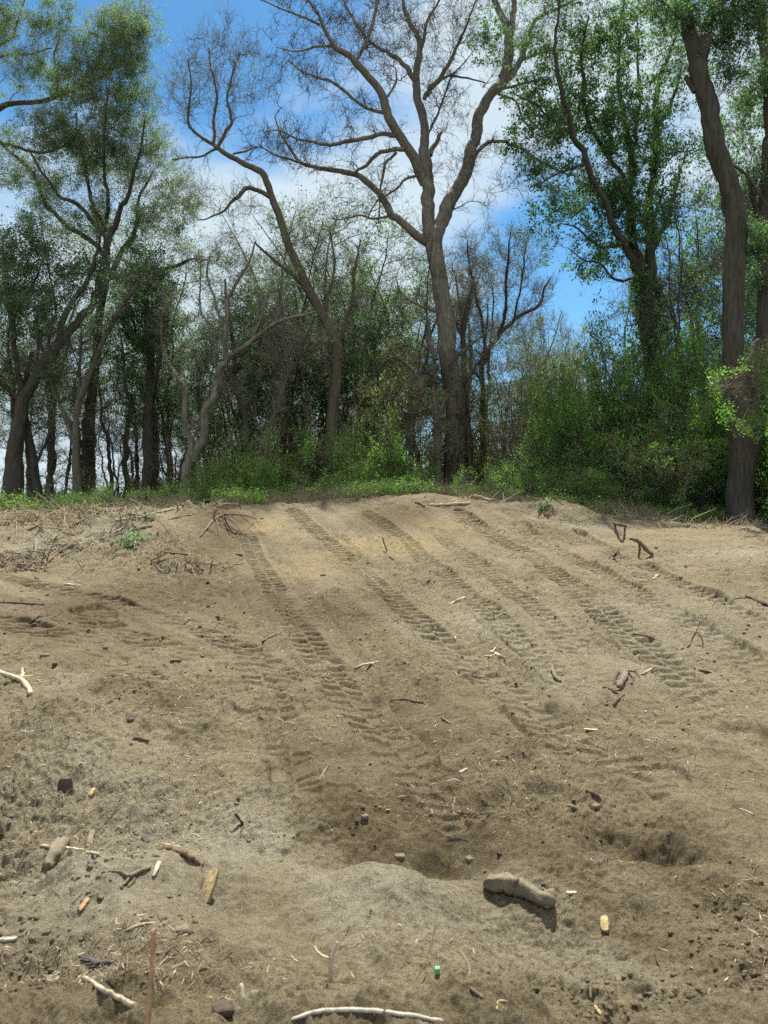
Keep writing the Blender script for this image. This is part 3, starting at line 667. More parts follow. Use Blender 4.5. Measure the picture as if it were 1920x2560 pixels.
L2 = Tree('forked_tree', 'bare forked grey tree above the root filled left bank', 25.2,
 [(462,1262,28),(467,1180,27),(478,1145,26)],
 [[(474,1150,17),(475,1103,16),(463,1057,14),(469,980,13),(464,960,11)],
  [(467,975,8),(448,949,8),(425,910,6),(405,856,5),(405,794,4),(420,740,3)],
  [(484,1152,23),(506,1095,21),(513,1038,20),(537,987,18),(552,933,17),(567,891,15)],
  [(567,893,12),(566,833,12),(566,756,11),(594,710,8),(618,660,6),(640,600,4)],
  [(565,893,12),(579,885,12),(618,860,11),(641,841,9),(691,810,8),(740,790,6),(780,779,4)],
  [(550,936,8),(540,918,8),(540,833,6),(502,775,5),(502,680,4),(495,620,3)],
  [(566,833,7),(540,760,6),(520,700,5),(525,640,3)],
  [(478,1105,7),(500,1060,7),(512,1020,5),(510,970,3)],
  [(625,857,6),(650,800,5),(665,740,4)]], bark='bark_grey').build_wood()
L2.fill([(560,650,110,90,44),(640,720,80,80,24),(440,800,70,90,26),(500,880,60,80,16),(700,760,70,60,16),(590,960,70,70,12)], wob=.15, rs=1.4)
L2.twigs(1700, 4200, (.3, .9), (.15, .45), .32, .2, .010, .003, tw='twig_grey').crown(6000, .05, 'leaf_green', .03)
L6 = Tree('ivy_tree', 'ivy darkened forked tree standing between the bare forked tree and the leaning tree', 26.0,
 [(616,1255,20),(614,1161,18),(614,1057,14),(597,987,12),(583,891,10),(575,800,8),(560,700,5)],
 [[(614,1060,10),(630,980,9),(640,900,7),(655,820,5)], [(600,1000,8),(570,950,6),(555,900,4)]], bark='bark_dark').build_wood()
L6.fill([(590,800,70,100,22),(650,840,60,80,16),(580,960,60,60,10)]).twigs(700, 2000).crown(10000, .07, 'leaf_dark', .06)
L7 = Tree('slim_tree', 'slim bare tree rising out of the green shrubs left of the leaning trunk', 25.0,
 [(660,1225,13),(668,1103,11),(702,987,10),(730,926,8),(776,880,6),(800,850,4)], [[(702,990,5),(705,930,5),(690,860,4),(695,800,3)], [(735,922,5),(760,860,4),(780,800,3)]], bark='bark_olive').build_wood()
L7.fill([(740,850,80,80,26),(680,900,50,80,12)]).twigs(600, 1500, tw='twig_grey').crown(2500, .05, 'leaf_olive', .03)

# right side
R0 = Tree('big_tree', 'massive dark furrowed trunk at the right edge leaning left as it climbs', 17.0,
 [(1850,1328,68),(1847,1219,62),(1850,1103,60),(1843,1007,60),(1832,910,52),(1832,794,50),(1836,679,54),(1840,541,53),(1821,463,51),(1794,386,49),(1778,309,47),(1766,239,47),(1742,160,44)],
 [[(1742,165,36),(1724,77,33),(1716,0,30),(1712,-60,27)], [(1748,165,34),(1763,97,31),(1780,39,28),(1797,0,25),(1830,-60,20)],
  [(1738,230,14),(1722,205,13),(1712,190,11)],
  [(1872,1180,34),(1878,1100,34),(1878,1040,32),(1870,960,30),(1880,900,26),(1905,850,20)],
  [(1720,60,12),(1680,20,9),(1620,-30,6)], [(1790,20,10),(1850,-20,7)],
  [(1800,400,8),(1850,420,7),(1890,470,5),(1930,520,3)]], bark='bark_dark', depth=.2).build_wood()
R0.fill([(1700,30,90,60,20),(1860,60,80,90,28),(1800,200,60,80,10),(1880,620,60,60,10)], rs=.7)
R0.twigs(900, 2600, (.3, .8), (.15, .4), ontolimbs=False).crown(17000, .06, 'leaf_green', .05, .6)
R2 = Tree('big_tree', 'dark trunk half cut off by the right edge behind the massive leaning trunk', 19.5,
 [(1940,1320,46),(1922,1000,40),(1915,872,37),(1913,700,34),(1907,560,30),(1920,400,28),(1925,300,27),(1917,154,25),(1905,58,23),(1895,-50,20)],
 [[(1912,560,16),(1880,500,12),(1870,420,8)], [(1922,380,12),(1960,300,10)]], bark='bark_dark', depth=.2).build_wood()
R2.fill([(1890,480,60,110,30),(1890,250,50,90,20),(1900,700,60,90,18),(1930,950,60,80,16)], rs=.7).twigs(1000, 3000, (.3, .9), (.15, .4), tw='twig_dark').crown(17000, .06, 'leaf_green', .05, .6)
R1 = Tree('cottonwood_tree', 'leafy many stemmed tree with ivy clad trunk at right of the blue sky gap', 27.0,
 [(1648,1270,36),(1650,1120,38),(1632,900,42),(1617,760,46),(1615,690,48)],
 [[(1608,720,28),(1590,640,26),(1577,579,24),(1577,480,20),(1577,386,17),(1560,290,14),(1545,200,10),(1550,100,7),(1560,0,5)],
  [(1622,710,28),(1626,598,24),(1620,521,20),(1639,386,17),(1639,270,15),(1651,193,12),(1670,147,9),(1690,80,6),(1700,0,4)],
  [(1600,690,20),(1560,610,18),(1527,541,16),(1473,405,15),(1427,309,14),(1396,193,11),(1390,100,8),(1400,0,5)],
  [(1577,470,13),(1527,398,11),(1473,320,10),(1461,232,10),(1455,140,7),(1470,40,5)],
  [(1639,330,11),(1665,290,10),(1690,230,8),(1700,170,5)],
  [(1577,400,9),(1590,330,8),(1600,250,7),(1597,150,6),(1590,40,4)],
  [(1560,610,9),(1520,620,8),(1480,600,6),(1440,570,4),(1400,560,3)],
  [(1600,690,8),(1540,700,7),(1500,660,5),(1460,650,4),(1420,620,2)],
  [(1620,640,14),(1660,560,11),(1690,480,8),(1700,420,5)],
  [(1627,600,9),(1640,540,8),(1660,470,6)],
  [(1473,405,7),(1430,420,6),(1380,440,5),(1340,470,3)],
  [(1430,315,7),(1380,300,6),(1340,260,5),(1290,240,3)],
  [(1648,1120,12),(1620,1040,9),(1590,980,6)]], bark='bark_dark').build_wood()
R1.fill([(1400,80,170,110,60),(1580,70,150,90,50),(1330,180,110,90,36),(1450,260,130,110,50),(1590,300,110,120,50),(1340,380,90,90,36),(1440,470,150,80,62),(1570,450,120,60,50),(1400,570,110,60,30),(1640,560,110,110,40),
         (1500,640,90,60,22),(1680,350,70,90,24),(1650,740,90,70,24),(1640,880,90,70,24),(1700,150,80,120,22),(1230,120,50,90,14)], wob=.09, rs=.9)
ivy = []
for p, r in R1.curves[:3]:
    n = 5200 if p is R1.curves[0][0] else 1500
    i = rng.integers(0, len(p) if n > 3000 else len(p)//2, n); a = rng.random(n)*6.283; rr = (r[i]+.02)*1.0+np.abs(rng.normal(0, .10 if n > 3000 else .05, n))
    st = p[i]+np.stack([np.cos(a)*rr, np.sin(a)*rr, rng.normal(0, .05, n)], -1)
    ivy.append(leaves(np.stack([st, st+rng.normal(0, .03, (n, 3))], 1), n*2, .085, .03, .8, .6))
R1.twigs(4200, 12000, (.4, 1.1), (.2, .5), .27, .05, .009, .0032, tw='twig_dark', trop=-.02).crown(100000, .10, 'leaf_green', .05, .62, .4, extra=ivy, clump=-.02)

# bare tree right of the centre trunk, against the blue gap
R3 = Tree('bare_tree', 'bare spreading tree behind the crest between the big forked tree and the blue sky gap', 31.0,
 [(1209,1215,17),(1209,1100,15),(1209,930,13),(1217,879,12)],
 [[(1217,880,11),(1259,825,11),(1286,794,10),(1344,760,8),(1363,717,5),(1380,690,3)], [(1215,890,9),(1205,820,8),(1190,740,7),(1175,660,5),(1170,600,3)],
  [(1240,850,9),(1262,780,8),(1263,717,7),(1271,640,5),(1275,580,3)], [(1286,795,6),(1300,720,5),(1310,650,4),(1320,590,3)], [(1209,960,8),(1165,900,8),(1159,833,7),(1150,760,5),(1140,690,4)]], bark='bark_dark').build_wood()
R3.fill([(1270,640,110,80,50),(1180,640,80,90,36),(1330,720,60,60,26),(1200,780,80,80,30),(1320,840,60,50,14)], wob=.12)
R3.twigs(1900, 5200, (.4, 1.1), (.2, .6), .28, .3, .011, .004, tw='twig_grey').crown(5500, .05, 'leaf_olive', .03)
R3b = Tree('slim_tree', 'slim dark tree close right of the big forked trunk', 29.0,
 [(1175,1220,20),(1170,1080,18),(1163,968,15),(1159,833,13),(1170,760,10),(1185,690,6)], [[(1160,850,8),(1130,790,6),(1110,740,4)], [(1163,960,8),(1200,900,6),(1215,840,5),(1220,760,3)]], bark='bark_dark').build_wood()
R3b.fill([(1180,740,60,90,24),(1150,950,60,90,16)]).twigs(700, 1800, tw='twig_grey').crown(1800, .05, 'leaf_olive', .03)
C2 = Tree('dead_stub_tree', 'pale dead trunk standing tight against the left of the big forked tree', 27.8,
 [(1096,1240,24),(1093,1150,19),(1092,1065,17),(1088,1026,15),(1084,970,10),(1090,930,5)], [[(1090,1045,11),(1110,1010,9),(1122,985,5)], [(1094,1140,5),(1125,1125,4),(1160,1110,3)]], bark='bark_grey').build_wood()
C2.fill([(1085,930,50,60,14)]).twigs(260, 600, tw='twig_dark').crown(0)
# broken limb hanging down from the forked tree
hb = Tree('broken_limb', 'dark broken limb slanting down to the shrubs left of the big forked tree', 27.0,
 [(944,1250,8),(952,1215,9),(1011,1130,11),(1022,1080,12),(1035,1026,13),(1058,968,15),(1072,930,12)], [[(1015,1110,6),(1032,1140,5),(1045,1160,3)], [(1058,968,7),(1050,950,6),(990,895,6),(940,930,5),(880,975,4)]], cat='fallen branch', bark='bark_dark').build_wood(limb_name='branch')
hb.fill([(1060,940,30,30,10)]).twigs(120, 250).crown(0)

# trees standing back in the wood
def proto_tree(name, H_, R_, bare, nleaf, leafmat, tw, bark, seed, stems=1, lsize=.08, narrow=1.0, low=.35):
    global rng; rng = np.random.default_rng(seed)
    root = empty(name, (0, 0, 0), 'x', 'tree'); tp = []; B = []; BRr = []; nodes = []
    for s_ in range(stems):
        lean_ = rng.normal(0, .12*H_, 2)*(1 if stems > 1 else .5); k = 9; t = np.linspace(0, 1, k)
        p = np.stack([lean_[0]*t**1.3+np.cumsum(rng.normal(0, .02*H_, k))*t, lean_[1]*t**1.3+np.cumsum(rng.normal(0, .02*H_, k))*t, -.2+t*H_*.92], -1)
        r = .0135*H_*(1-t*.9)/math.sqrt(stems); n3 = np.column_stack([p, r]); pp, rr, vf = limb_tube(n3, 7, .6, lump=.12); tp.append(vf); nodes.append(np.column_stack([pp, rr]))
    Nn = np.concatenate(nodes); Nn = Nn[Nn[:, 2] > H_*low]
    n = int(40+R_*8); v = nrm(rng.normal(0, 1, (n, 3)))*rng.random((n, 1))**.4; E = v*np.array([R_*narrow, R_*narrow, H_*.36])+np.array([0, 0, H_*.66])
    nod = Nn
    for e in sorted(E, key=lambda q: abs(q[0])+abs(q[1])):
        dv = nod[:, :3]-e; d = np.linalg.norm(dv, axis=1)+1.2*np.maximum(0, dv[:, 2]+.5*np.linalg.norm(dv[:, :2], axis=1)); q = nod[np.argmin(d)]; D = np.linalg.norm(q[:3]-e)
        t = np.linspace(0, 1, 7)[:, None]; c = q[:3]*(1-t)+e*t+np.sin(np.pi*t)*rng.normal(0, .1, 3)*D+np.sin(2*np.pi*t)*rng.normal(0, .05, 3)*D
        r0 = min(q[3]*.75, .012+.013*D); r = np.linspace(r0, .008, 7); B.append(c); BRr.append(r); nod = np.vstack([nod, np.column_stack([c[1:-1], r[1:-1]])])
    B = np.array(B); BRr = np.array(BRr)
    a = spawn(B, BRr, 700, .7, .9, .3, .4, 1.3, rmax=.012, rmin=.006); t1 = grow(*a[:3], a[3], 4, .28, .05)
    a = spawn(*t1, 1300, .8, .8, .3, .25, .7, rmax=.008, rmin=.0055); t2 = grow(*a[:3], a[3], 2, .28, .03)
    v, f = join(tp+[tubes(B, BRr, 4)]); link('trunk', make_mesh('trunk', v, f, [M[bark]]), root)
    lf = []
    if nleaf: lf = [leaves(t2[0], int(nleaf*.7), lsize, .10, .55), leaves(t1[0], int(nleaf*.3), lsize, .10, .55)]
    v, f, mi, rd = mesh_tl('crown', [tubes(*t1, 3), tubes(*t2, 3)], lf, 0, 0)
    link('crown', make_mesh('crown', v, f, [M[tw], M[leafmat]], mi, rd), root); return root
protos = [proto_tree('woodland_tree', 11, 2.2, 1, 900, 'leaf_olive', 'twig_grey', 'bark_dark', 101, 1),
          proto_tree('woodland_tree', 12, 2.6, 0, 9000, 'leaf_willow', 'twig_dark', 'bark_dark', 102, 2, .09),
          proto_tree('woodland_tree', 10, 1.9, 1, 500, 'leaf_olive', 'twig_dark', 'bark_dark', 103, 2),
          proto_tree('woodland_tree', 12, 2.4, 0, 14000, 'leaf_green', 'twig_dark', 'bark_dark', 104, 1, .10),
          proto_tree('woodland_tree', 9, 1.9, 1, 4500, 'leaf_olive', 'twig_tan', 'bark_olive', 105, 3, .06),
          proto_tree('woodland_tree', 12, 1.4, 1, 300, 'leaf_olive', 'twig_dark', 'bark_dark', 106, 1)]
rng = np.random.default_rng(55)
ZONES = [(-999, 110, 'behind the far left leaning trunk'), (110, 300, 'behind the straight furrowed trunk'), (300, 440, 'behind the ivy wrapped trunk'), (440, 600, 'behind the bare forked tree'),
         (600, 740, 'left of the leaning tree'), (740, 930, 'right of the leaning tree'), (930, 1130, 'left of the big forked trunk'), (1130, 1300, 'right of the big forked trunk'),
         (1300, 1520, 'below the blue sky gap'), (1520, 1720, 'around the ivy clad trunk'), (1720, 9999, 'around the massive right trunk')]
ORD = ['leftmost', 'second', 'third', 'fourth', 'fifth', 'sixth', 'seventh', 'eighth', 'ninth']
LABELED = []
def name_them():
    """say where each repeat stands, by the landmark it is nearest to and its order there"""
    by = {}
    for o, px, lab in LABELED:
        z = next(n for a, b, n in ZONES if a <= px < b); by.setdefault((lab, z), []).append((px, o))
    for (lab, z), L in by.items():
        L.sort(key=lambda t: t[0])
        for i, (px, o) in enumerate(L):
            o['label'] = f'{lab} {z}' if len(L) == 1 else f'{lab} {z}, {ORD[i]}' + (' of its kind' if i == 0 else ' from left')
P_LAB = ['slender bare grey tree', 'thinly leafed pale green tree', 'small bare dark twin stemmed tree', 'full leafed green tree', 'olive many stemmed tan twigged tree', 'thin dark pole tree']
# (photo column, distance, row of the top, kind)
BT = [(650,29,760,1),(700,28.6,820,1),(760,29.5,700,1),(820,29,640,1),(880,29,760,3),(930,29.4,820,1),(1000,29.6,760,1),(600,28,860,3),(520,28,780,1),(470,28.5,860,3),(350,28,800,1),(1060,30,860,1),(1180,30,820,1),(1330,29,860,1),(1420,28,880,1),(200,28,760,1),(90,27.5,740,1),(720,30,470,1),(780,31,520,1),(860,32,500,1),(930,33,560,1),(690,29,560,1),(1010,31,620,1),(1060,33,600,0),(980,36,700,3),(880,36,680,3),(760,36,640,3),(1140,34,560,0),(1230,36,640,0),
      (1300,34,740,0),(1350,31,790,4),(1400,33,800,4),(1450,30,840,4),(1530,31,840,4),(1250,29,880,4),(1180,28,900,4),(1380,27,900,4),(1300,40,820,1),(1730,26,500,2),(1780,29,430,2),(1700,32,520,0),
      (1720,27,640,1),(1590,30,640,2),(1490,27,880,4),(1110,28,880,2),(1000,28,860,4),(930,28,900,4),(870,30,850,2),(1050,27,940,4),(780,30,880,4),
      (20,30,800,3),(130,32,700,5),(160,28,860,2),(290,29,760,5),(320,33,640,3),(310,27,900,2),(420,33,740,3),(440,28,1000,2),(345,30,960,5),(520,30,980,0),(560,34,900,1),(540,28,1050,4),(120,26,1000,5),(270,26,1010,2),
      (410,26,1060,2),(500,40,860,1),(240,38,860,5),(70,36,880,5),(180,40,900,5),(640,33,820,2),(700,34,800,3),(600,29,1010,4),(340,40,900,5),(450,44,960,0),(580,44,940,0),(30,40,900,5),
      (1860,24,700,3),(1800,23,880,3),(1850,30,200,3),(1900,28,400,3),(20,27,520,1),(120,30,560,1),(430,30,600,1),(380,28,640,3)]
for (px, Y, top, k) in BT:
    x = (px-CX)/F*Y; gz = ground_z(x, Y) if Y < 60 else 1.75
    o = copy_tree(protos[k]); hh = EYE+(CY-top)/F*Y-gz; sc = hh/([11, 12, 10, 12, 9, 12][k]*.98)
    sw = sc*rng.uniform(.85, 1.15); sw = min(max(sw, .55), 1.35)
    o.location = (x, Y, gz); o.scale = (sw, sw, sc); o.rotation_euler = (rng.normal(0, .03), rng.normal(0, .04), rng.random()*6.28)
    tag(o, P_LAB[k], 'tree', ['bare grey trees back in the wood', 'thinly leafed trees back in the wood', 'dark twin stemmed trees back in the wood', 'full leafed trees back in the wood', 'many stemmed olive trees in the wood', 'thin pole trees back in the wood'][k]); LABELED.append((o, px, P_LAB[k]))

# shrubs
def proto_shrub(name, seed, nleaf, leafmat, tw, lsize, stems=26, ntw=900, ntt=2400, shape=(1, 1, 1.0), wid=.6, big=1.0):
    """about 2 m tall, 2 m wide"""
    global rng; rng = np.random.default_rng(seed)
    root = empty(name, (0, 0, 0), 'x', 'shrub')
    st = rng.normal(0, .22, (stems, 3)); st[:, 2] = -.1; d = rng.normal(0, .55, (stems, 3)); d[:, 2] = 1
    st[:, :2] *= big
    p, r = grow(st, d, rng.uniform(1.0, 2.3, stems)*big, np.full(stems, .016*big**.5), 7, .2, .05)
    a = spawn(p, r, ntw, .6, .9, .2, .3, .8*big**.5, tmin=.1, rmax=.008, rmin=.004); t1 = grow(*a[:3], a[3], 4, .3, 0)
    a = spawn(*t1, ntt, .7, .8, .1, .15, .4, rmax=.005, rmin=.003); t2 = grow(*a[:3], a[3], 2, .3, -.02)
    v, f = tubes(p, r, 5); link('stems', make_mesh('stems', v*np.array(shape), f, [M['bark_olive']]), root)
    lf = [leaves(t2[0], int(nleaf*.7), lsize, .05, wid), leaves(t1[0], int(nleaf*.3), lsize, .05, wid)]
    v, f, mi, rd = mesh_tl('crown', [tubes(*t1, 3), tubes(*t2, 3)], lf, 0, 0)
    link('foliage', make_mesh('foliage', v*np.array(shape), f, [M[tw], M[leafmat]], mi, rd), root); return root
shr = [proto_shrub('leafy_shrub', 201, 15000, 'leaf_bright', 'twig_tan', .055), proto_shrub('leafy_shrub', 202, 15000, 'leaf_bright', 'twig_tan', .06, 18),
       proto_shrub('leafy_shrub', 203, 15000, 'leaf_green', 'twig_dark', .065), proto_shrub('twiggy_shrub', 204, 7000, 'leaf_olive', 'twig_tan', .055, 26, 700, 1600),
       proto_shrub('twiggy_shrub', 205, 4200, 'leaf_olive', 'twig_grey', .05, 24, 700, 1700), proto_shrub('leafy_shrub', 206, 13000, 'leaf_dark', 'twig_dark', .08, wid=.8),
       proto_shrub('tall_shrub', 207, 34000, 'leaf_bright', 'twig_dark', .075, 34, 2600, 7000, wid=.6, big=2.1)]
rng = np.random.default_rng(77)
S_LAB = ['dense bright green shrub', 'loose bright green shrub', 'mid green leafy shrub', 'tan bare twiggy shrub', 'dark bare twiggy shrub', 'dark broad leafed shrub', 'tall full green shrub']
S_GRP = ['bright shrubs along the crest', 'loose bright shrubs along the crest', 'mid green thicket shrubs', 'tan twiggy thicket shrubs', 'dark twiggy thicket shrubs', 'shaded dark shrubs', 'tall green shrubs at right']
SH = []
# (column, distance, top row, half width px, kind)
for px, Y, top, hw, k in [(560,24,1190,80,0),(610,24.5,1180,80,1),(650,25,1130,85,0),(690,25.3,1120,85,1),(740,27.4,1110,85,0),(790,27.6,1120,85,2),(850,27.6,1100,85,1),(900,25.5,1100,70,0),(950,25.2,1110,75,1),(990,25,1130,60,0),
                          (640,23.8,1210,80,1),(730,23.9,1200,80,0),(810,23.8,1225,60,1),(880,23.9,1190,75,0),(950,23.7,1200,75,0),(1020,24,1215,50,1),(1050,26.3,1150,45,1),(1240,24.2,1190,60,0),(1290,24.6,1170,60,1),(840,24.6,1215,50,0)]:
    SH.append((px, Y, top, hw, k))
for px, top, k in [(590,1060,3),(680,1020,3),(770,1010,3),(900,980,3),(970,1000,4),(1070,1040,3),(1150,1010,3),(1270,970,3),(1330,940,3),(1390,960,4),(1440,940,3),(1230,1090,3),(1310,1060,4),(1400,1040,3),
                   (400,1130,4),(520,1110,3),(150,1185,3),(50,1190,4),(450,1160,3),(290,1200,3),(650,1130,3),(860,1090,3)]:
    SH.append((px+rng.normal(0, 10), rng.uniform(32, 34) if 1000 < px < 1250 or 740 < px < 900 else rng.uniform(26.6, 30), top, 105, k))
for px, Y, top, hw, k in [(1310,22.6,1130,85,2),(1370,22.4,1140,90,0),(1430,22.2,1100,95,2),(1480,22.4,1060,100,2),(1290,21,1190,70,0),(1350,20.6,1210,70,1),(1420,20.4,1200,80,2),(1500,20,1160,95,0),(1570,20,1130,100,2),(1560,21.5,900,160,6),(1680,21.8,860,150,6),
                          (1640,20,1150,95,5),(1700,19.6,1130,95,2),(1760,19.6,1080,95,0),(1650,19,1230,80,5),(1730,18.8,1240,80,2),(1560,19.4,1220,85,1),(1480,19.8,1230,85,0),(1800,19.5,1180,85,5),(1470,23,1000,140,6),(1750,22.5,1000,140,6),
                          (1800,20.5,990,90,2),(1910,19.8,960,95,1),(1900,19.2,1120,90,2),(1920,18.6,1220,60,5),(1780,18.5,1250,60,2),(1400,23.5,1020,100,2),(1240,22,1160,70,2),(1180,21,1200,60,1),(1620,20.2,1040,110,0),(1890,19.2,880,110,6),(1975,18.2,900,130,6),(1990,16.8,1000,110,6)]:
    SH.append((px, Y, top, hw, k))
for px, top in [(10,1245),(60,1248),(110,1252),(160,1245),(250,1235),(290,1230),(420,1235),(450,1240)]: SH.append((px, 20.8+rng.uniform(-.6, .8), top, 60, 5 if px < 200 else 1))
for (px, Y, top, hw, k) in SH:
    x = (px-CX)/F*Y; gz = ground_z(x, Y); o = copy_tree(shr[k]); hh = max(EYE+(CY-top)/F*Y-gz, .3); bg_ = 2.1 if k == 6 else 1.0
    o.location = (x, Y, gz-.03); sw = hw/F*Y*1.05; o.scale = (sw/bg_, sw*.9/bg_, hh/1.6/bg_); o.rotation_euler = (0, 0, rng.random()*6.28)
    tag(o, S_LAB[k], 'shrub', S_GRP[k]); LABELED.append((o, px, S_LAB[k]))
name_them()
for o in protos+shr:
    for ch in list(o.children): bpy.data.objects.remove(ch)
    bpy.data.objects.remove(o)

# leafy sprays reaching out in front of the big right trunk
sp = Tree('sapling', 'slim sapling with pale arching twigs and light green sprays before the right thicket', 17.6,
 [(1700,1330,4),(1715,1230,4),(1735,1130,3),(1757,1040,3),(1770,1000,2)], [[(1725,1120,4),(1690,1125,4),(1640,1130,3),(1560,1145,2)], [(1728,1135,3),(1790,1120,3),(1830,1145,2)], [(1715,1200,3),(1660,1165,3),(1600,1150,2)]], cat='sapling', bark='bark_olive').build_wood(limb_name='branch')
sp.fill([(1640,1150,90,30,20),(1790,1140,60,30,14),(1790,990,60,50,14),(1700,1170,60,50,14)], rs=.6).twigs(260, 800, (.2, .5), (.1, .3), r1=.005, rmin=.002, tw='twig_tan').crown(9000, .06, 'leaf_bright', .03, .6)
sp2 = Tree('sapling', 'light green sapling spreading over the right trunk at the picture edge', 15.6,
 [(1960,1345,9),(1950,1150,8),(1930,1000,6),(1900,940,5),(1850,930,4),(1800,960,3)], [[(1930,1000,4),(1880,1010,3),(1850,1060,2)], [(1935,1030,5),(1930,920,4),(1900,850,3)]], cat='sapling', bark='bark_olive').build_wood(limb_name='branch')
sp2.fill([(1840,950,80,35,24),(1900,900,50,50,16),(1870,1040,50,60,12)], rs=.6).twigs(260, 900, (.2, .5), (.1, .3), r1=.005, rmin=.002, tw='twig_tan').crown(4500, .055, 'leaf_bright', .03, .6)

# ------------------------------------------------------------------ low weeds and dry litter along the crest (uncountable)
def crest_points(n, u0, u1, y0, y1):
    px = rng.uniform(u0, u1, n); Y = rng.uniform(y0, y1, n); x = (px-CX)/F*Y; return x, Y
def rowcrest(x, y): return HD(x.copy(), y.copy())
xs = []; 
for (u0, u1, y0, y1, n) in [(-100, 200, 16.6, 19, 2600), (200, 480, 17.3, 19, 1200), (540, 1060, 17.4, 19, 3600), (1060, 1500, 17.4, 19.3, 3000), (1350, 1850, 17.3, 20.3, 5200), (1600, 1950, 17.4, 19.6, 2000)]:
    x, y = crest_points(n, u0, u1, y0, y1); xs.append(np.stack([x, y], -1))
q = np.concatenate(xs); keep = fbm(q[:, 0]*1.1, q[:, 1]*1.1, 77, 2) > -.25; q = q[keep]
z = HD(q[:, 0].copy(), q[:, 1].copy()); S = np.column_stack([q, z]); d = rng.normal(0, .35, S.shape); d[:, 2] = 1
p, r = grow(S, d, rng.uniform(.15, .5, len(S)), np.full(len(S), .004), 3, .2, 0)
lv = leaves(p, 46000, .06, .04, .6); tb = tubes(p, r, 3)
v, f, mi, rd = mesh_tl('w', [tb], [lv], 0, 0)
o = link('weeds', make_mesh('weeds', v, f, [M['twig_tan'], M['leaf_bright']], mi, rd)); tag(o, 'low green weeds growing along the crest below the shrubs', 'weeds', kind='stuff')

def chips(n, region, lens, wid, mat, name, label, cat, lift=.004, tilt=.25, flat=.4):
    """small loose litter lying on the churned earth"""
    px = rng.uniform(region[0], region[2], n*3); lo, hi = region[1], region[3]
    Yr = rng.uniform(0, 1, n*3); Y = 1.0/(1/lo*(1-Yr)+1/hi*Yr); X = (px-CX)/F*Y
    dens = fbm(X*1.1, Y*1.1, 33, 3)+.25*sst(-X/Y, .1, .3)*(Y < 8); k = np.where(dens+rng.normal(0, .14, n*3) > .08)[0][:n]; X = X[k]; Y = Y[k]; n = len(X)
    Z = HD(X.copy(), Y.copy()); L = rng.uniform(*lens, n)*np.clip(Y/5, .7, 2.2)*rng.choice([1, 1, 1, 1.8], n)*.5; W = rng.uniform(*wid, n)*np.clip(Y/5, .8, 2.4)*.5
    a = rng.random(n)*6.283; dz = rng.normal(0, tilt, n); A = nrm(np.stack([np.cos(a), np.sin(a), dz], -1)); B_ = nrm(np.cross(A, np.array([0, 0, 1.])+rng.normal(0, .3, (n, 3)))); C_ = np.cross(A, B_)
    c = np.stack([X, Y, Z+lift+W*flat], -1); k8 = []
    bend = C_*(L*rng.normal(0, .18, n))[:, None]
    for sx, tap in ((-1, .6), (0, 1), (1, .5)):
        for sb, sc in ((-1, -1), (1, -1), (1, 1), (-1, 1)):
            k8.append(c+A*(L*sx)[:, None]+B_*(W*sb*tap)[:, None]+C_*(W*flat*sc*tap)[:, None]+(bend if sx == 0 else 0))
    v = np.stack(k8, 1).reshape(-1, 3)
    bf = []
    for q0 in (0, 4):
        for i in range(4): bf.append([q0+i, q0+(i+1) % 4, q0+4+(i+1) % 4, q0+4+i])
    bf += [[3, 2, 1, 0], [8, 9, 10, 11]]; f = (np.array(bf)[None]+np.arange(n)[:, None, None]*12).reshape(-1, 4)
    o = link(name, make_mesh(name, v, f, [M[mat]], smooth=False)); tag(o, label, cat, kind='stuff')
chips(2400, (-60, 2.4, 1980, 17), (.012, .055), (.002, .0055), 'wood_pale', 'wood_chips', 'pale wood splinters scattered over the bare earth', 'wood chips')
chips(2200, (-60, 2.4, 1980, 20), (.03, .11), (.002, .005), 'wood_brown', 'twig_litter', 'short brown twigs scattered over the bare earth', 'twig litter')
chips(4200, (-60, 2.4, 1980, 20), (.03, .12), (.0015, .004), 'wood_dirty', 'bark_litter', 'earth coloured bark shreds scattered over the ground', 'bark litter')
chips(520, (-60, 12.4, 560, 17.2), (.08, .34), (.002, .005), 'straw', 'root_litter', 'dry straw and roots matted over the left bank', 'root litter', lift=.02, tilt=.5)
chips(700, (1150, 15.0, 1900, 18.2), (.06, .3), (.002, .006), 'straw', 'dry_straw', 'dry straw lying along the crest at right', 'straw', lift=.02, tilt=.5)
chips(170, (-60, 11.6, 580, 17.2), (.05, .26), (.004, .011), 'wood_brown', 'root_litter', 'brown broken roots matted over the left bank', 'root litter', lift=.01, tilt=.35)
chips(420, (-60, 11.4, 600, 17.2), (.06, .3), (.003, .010), 'wood_dirty', 'root_litter', 'earth coloured root pieces lying over the left bank', 'root litter', lift=.01, tilt=.35)
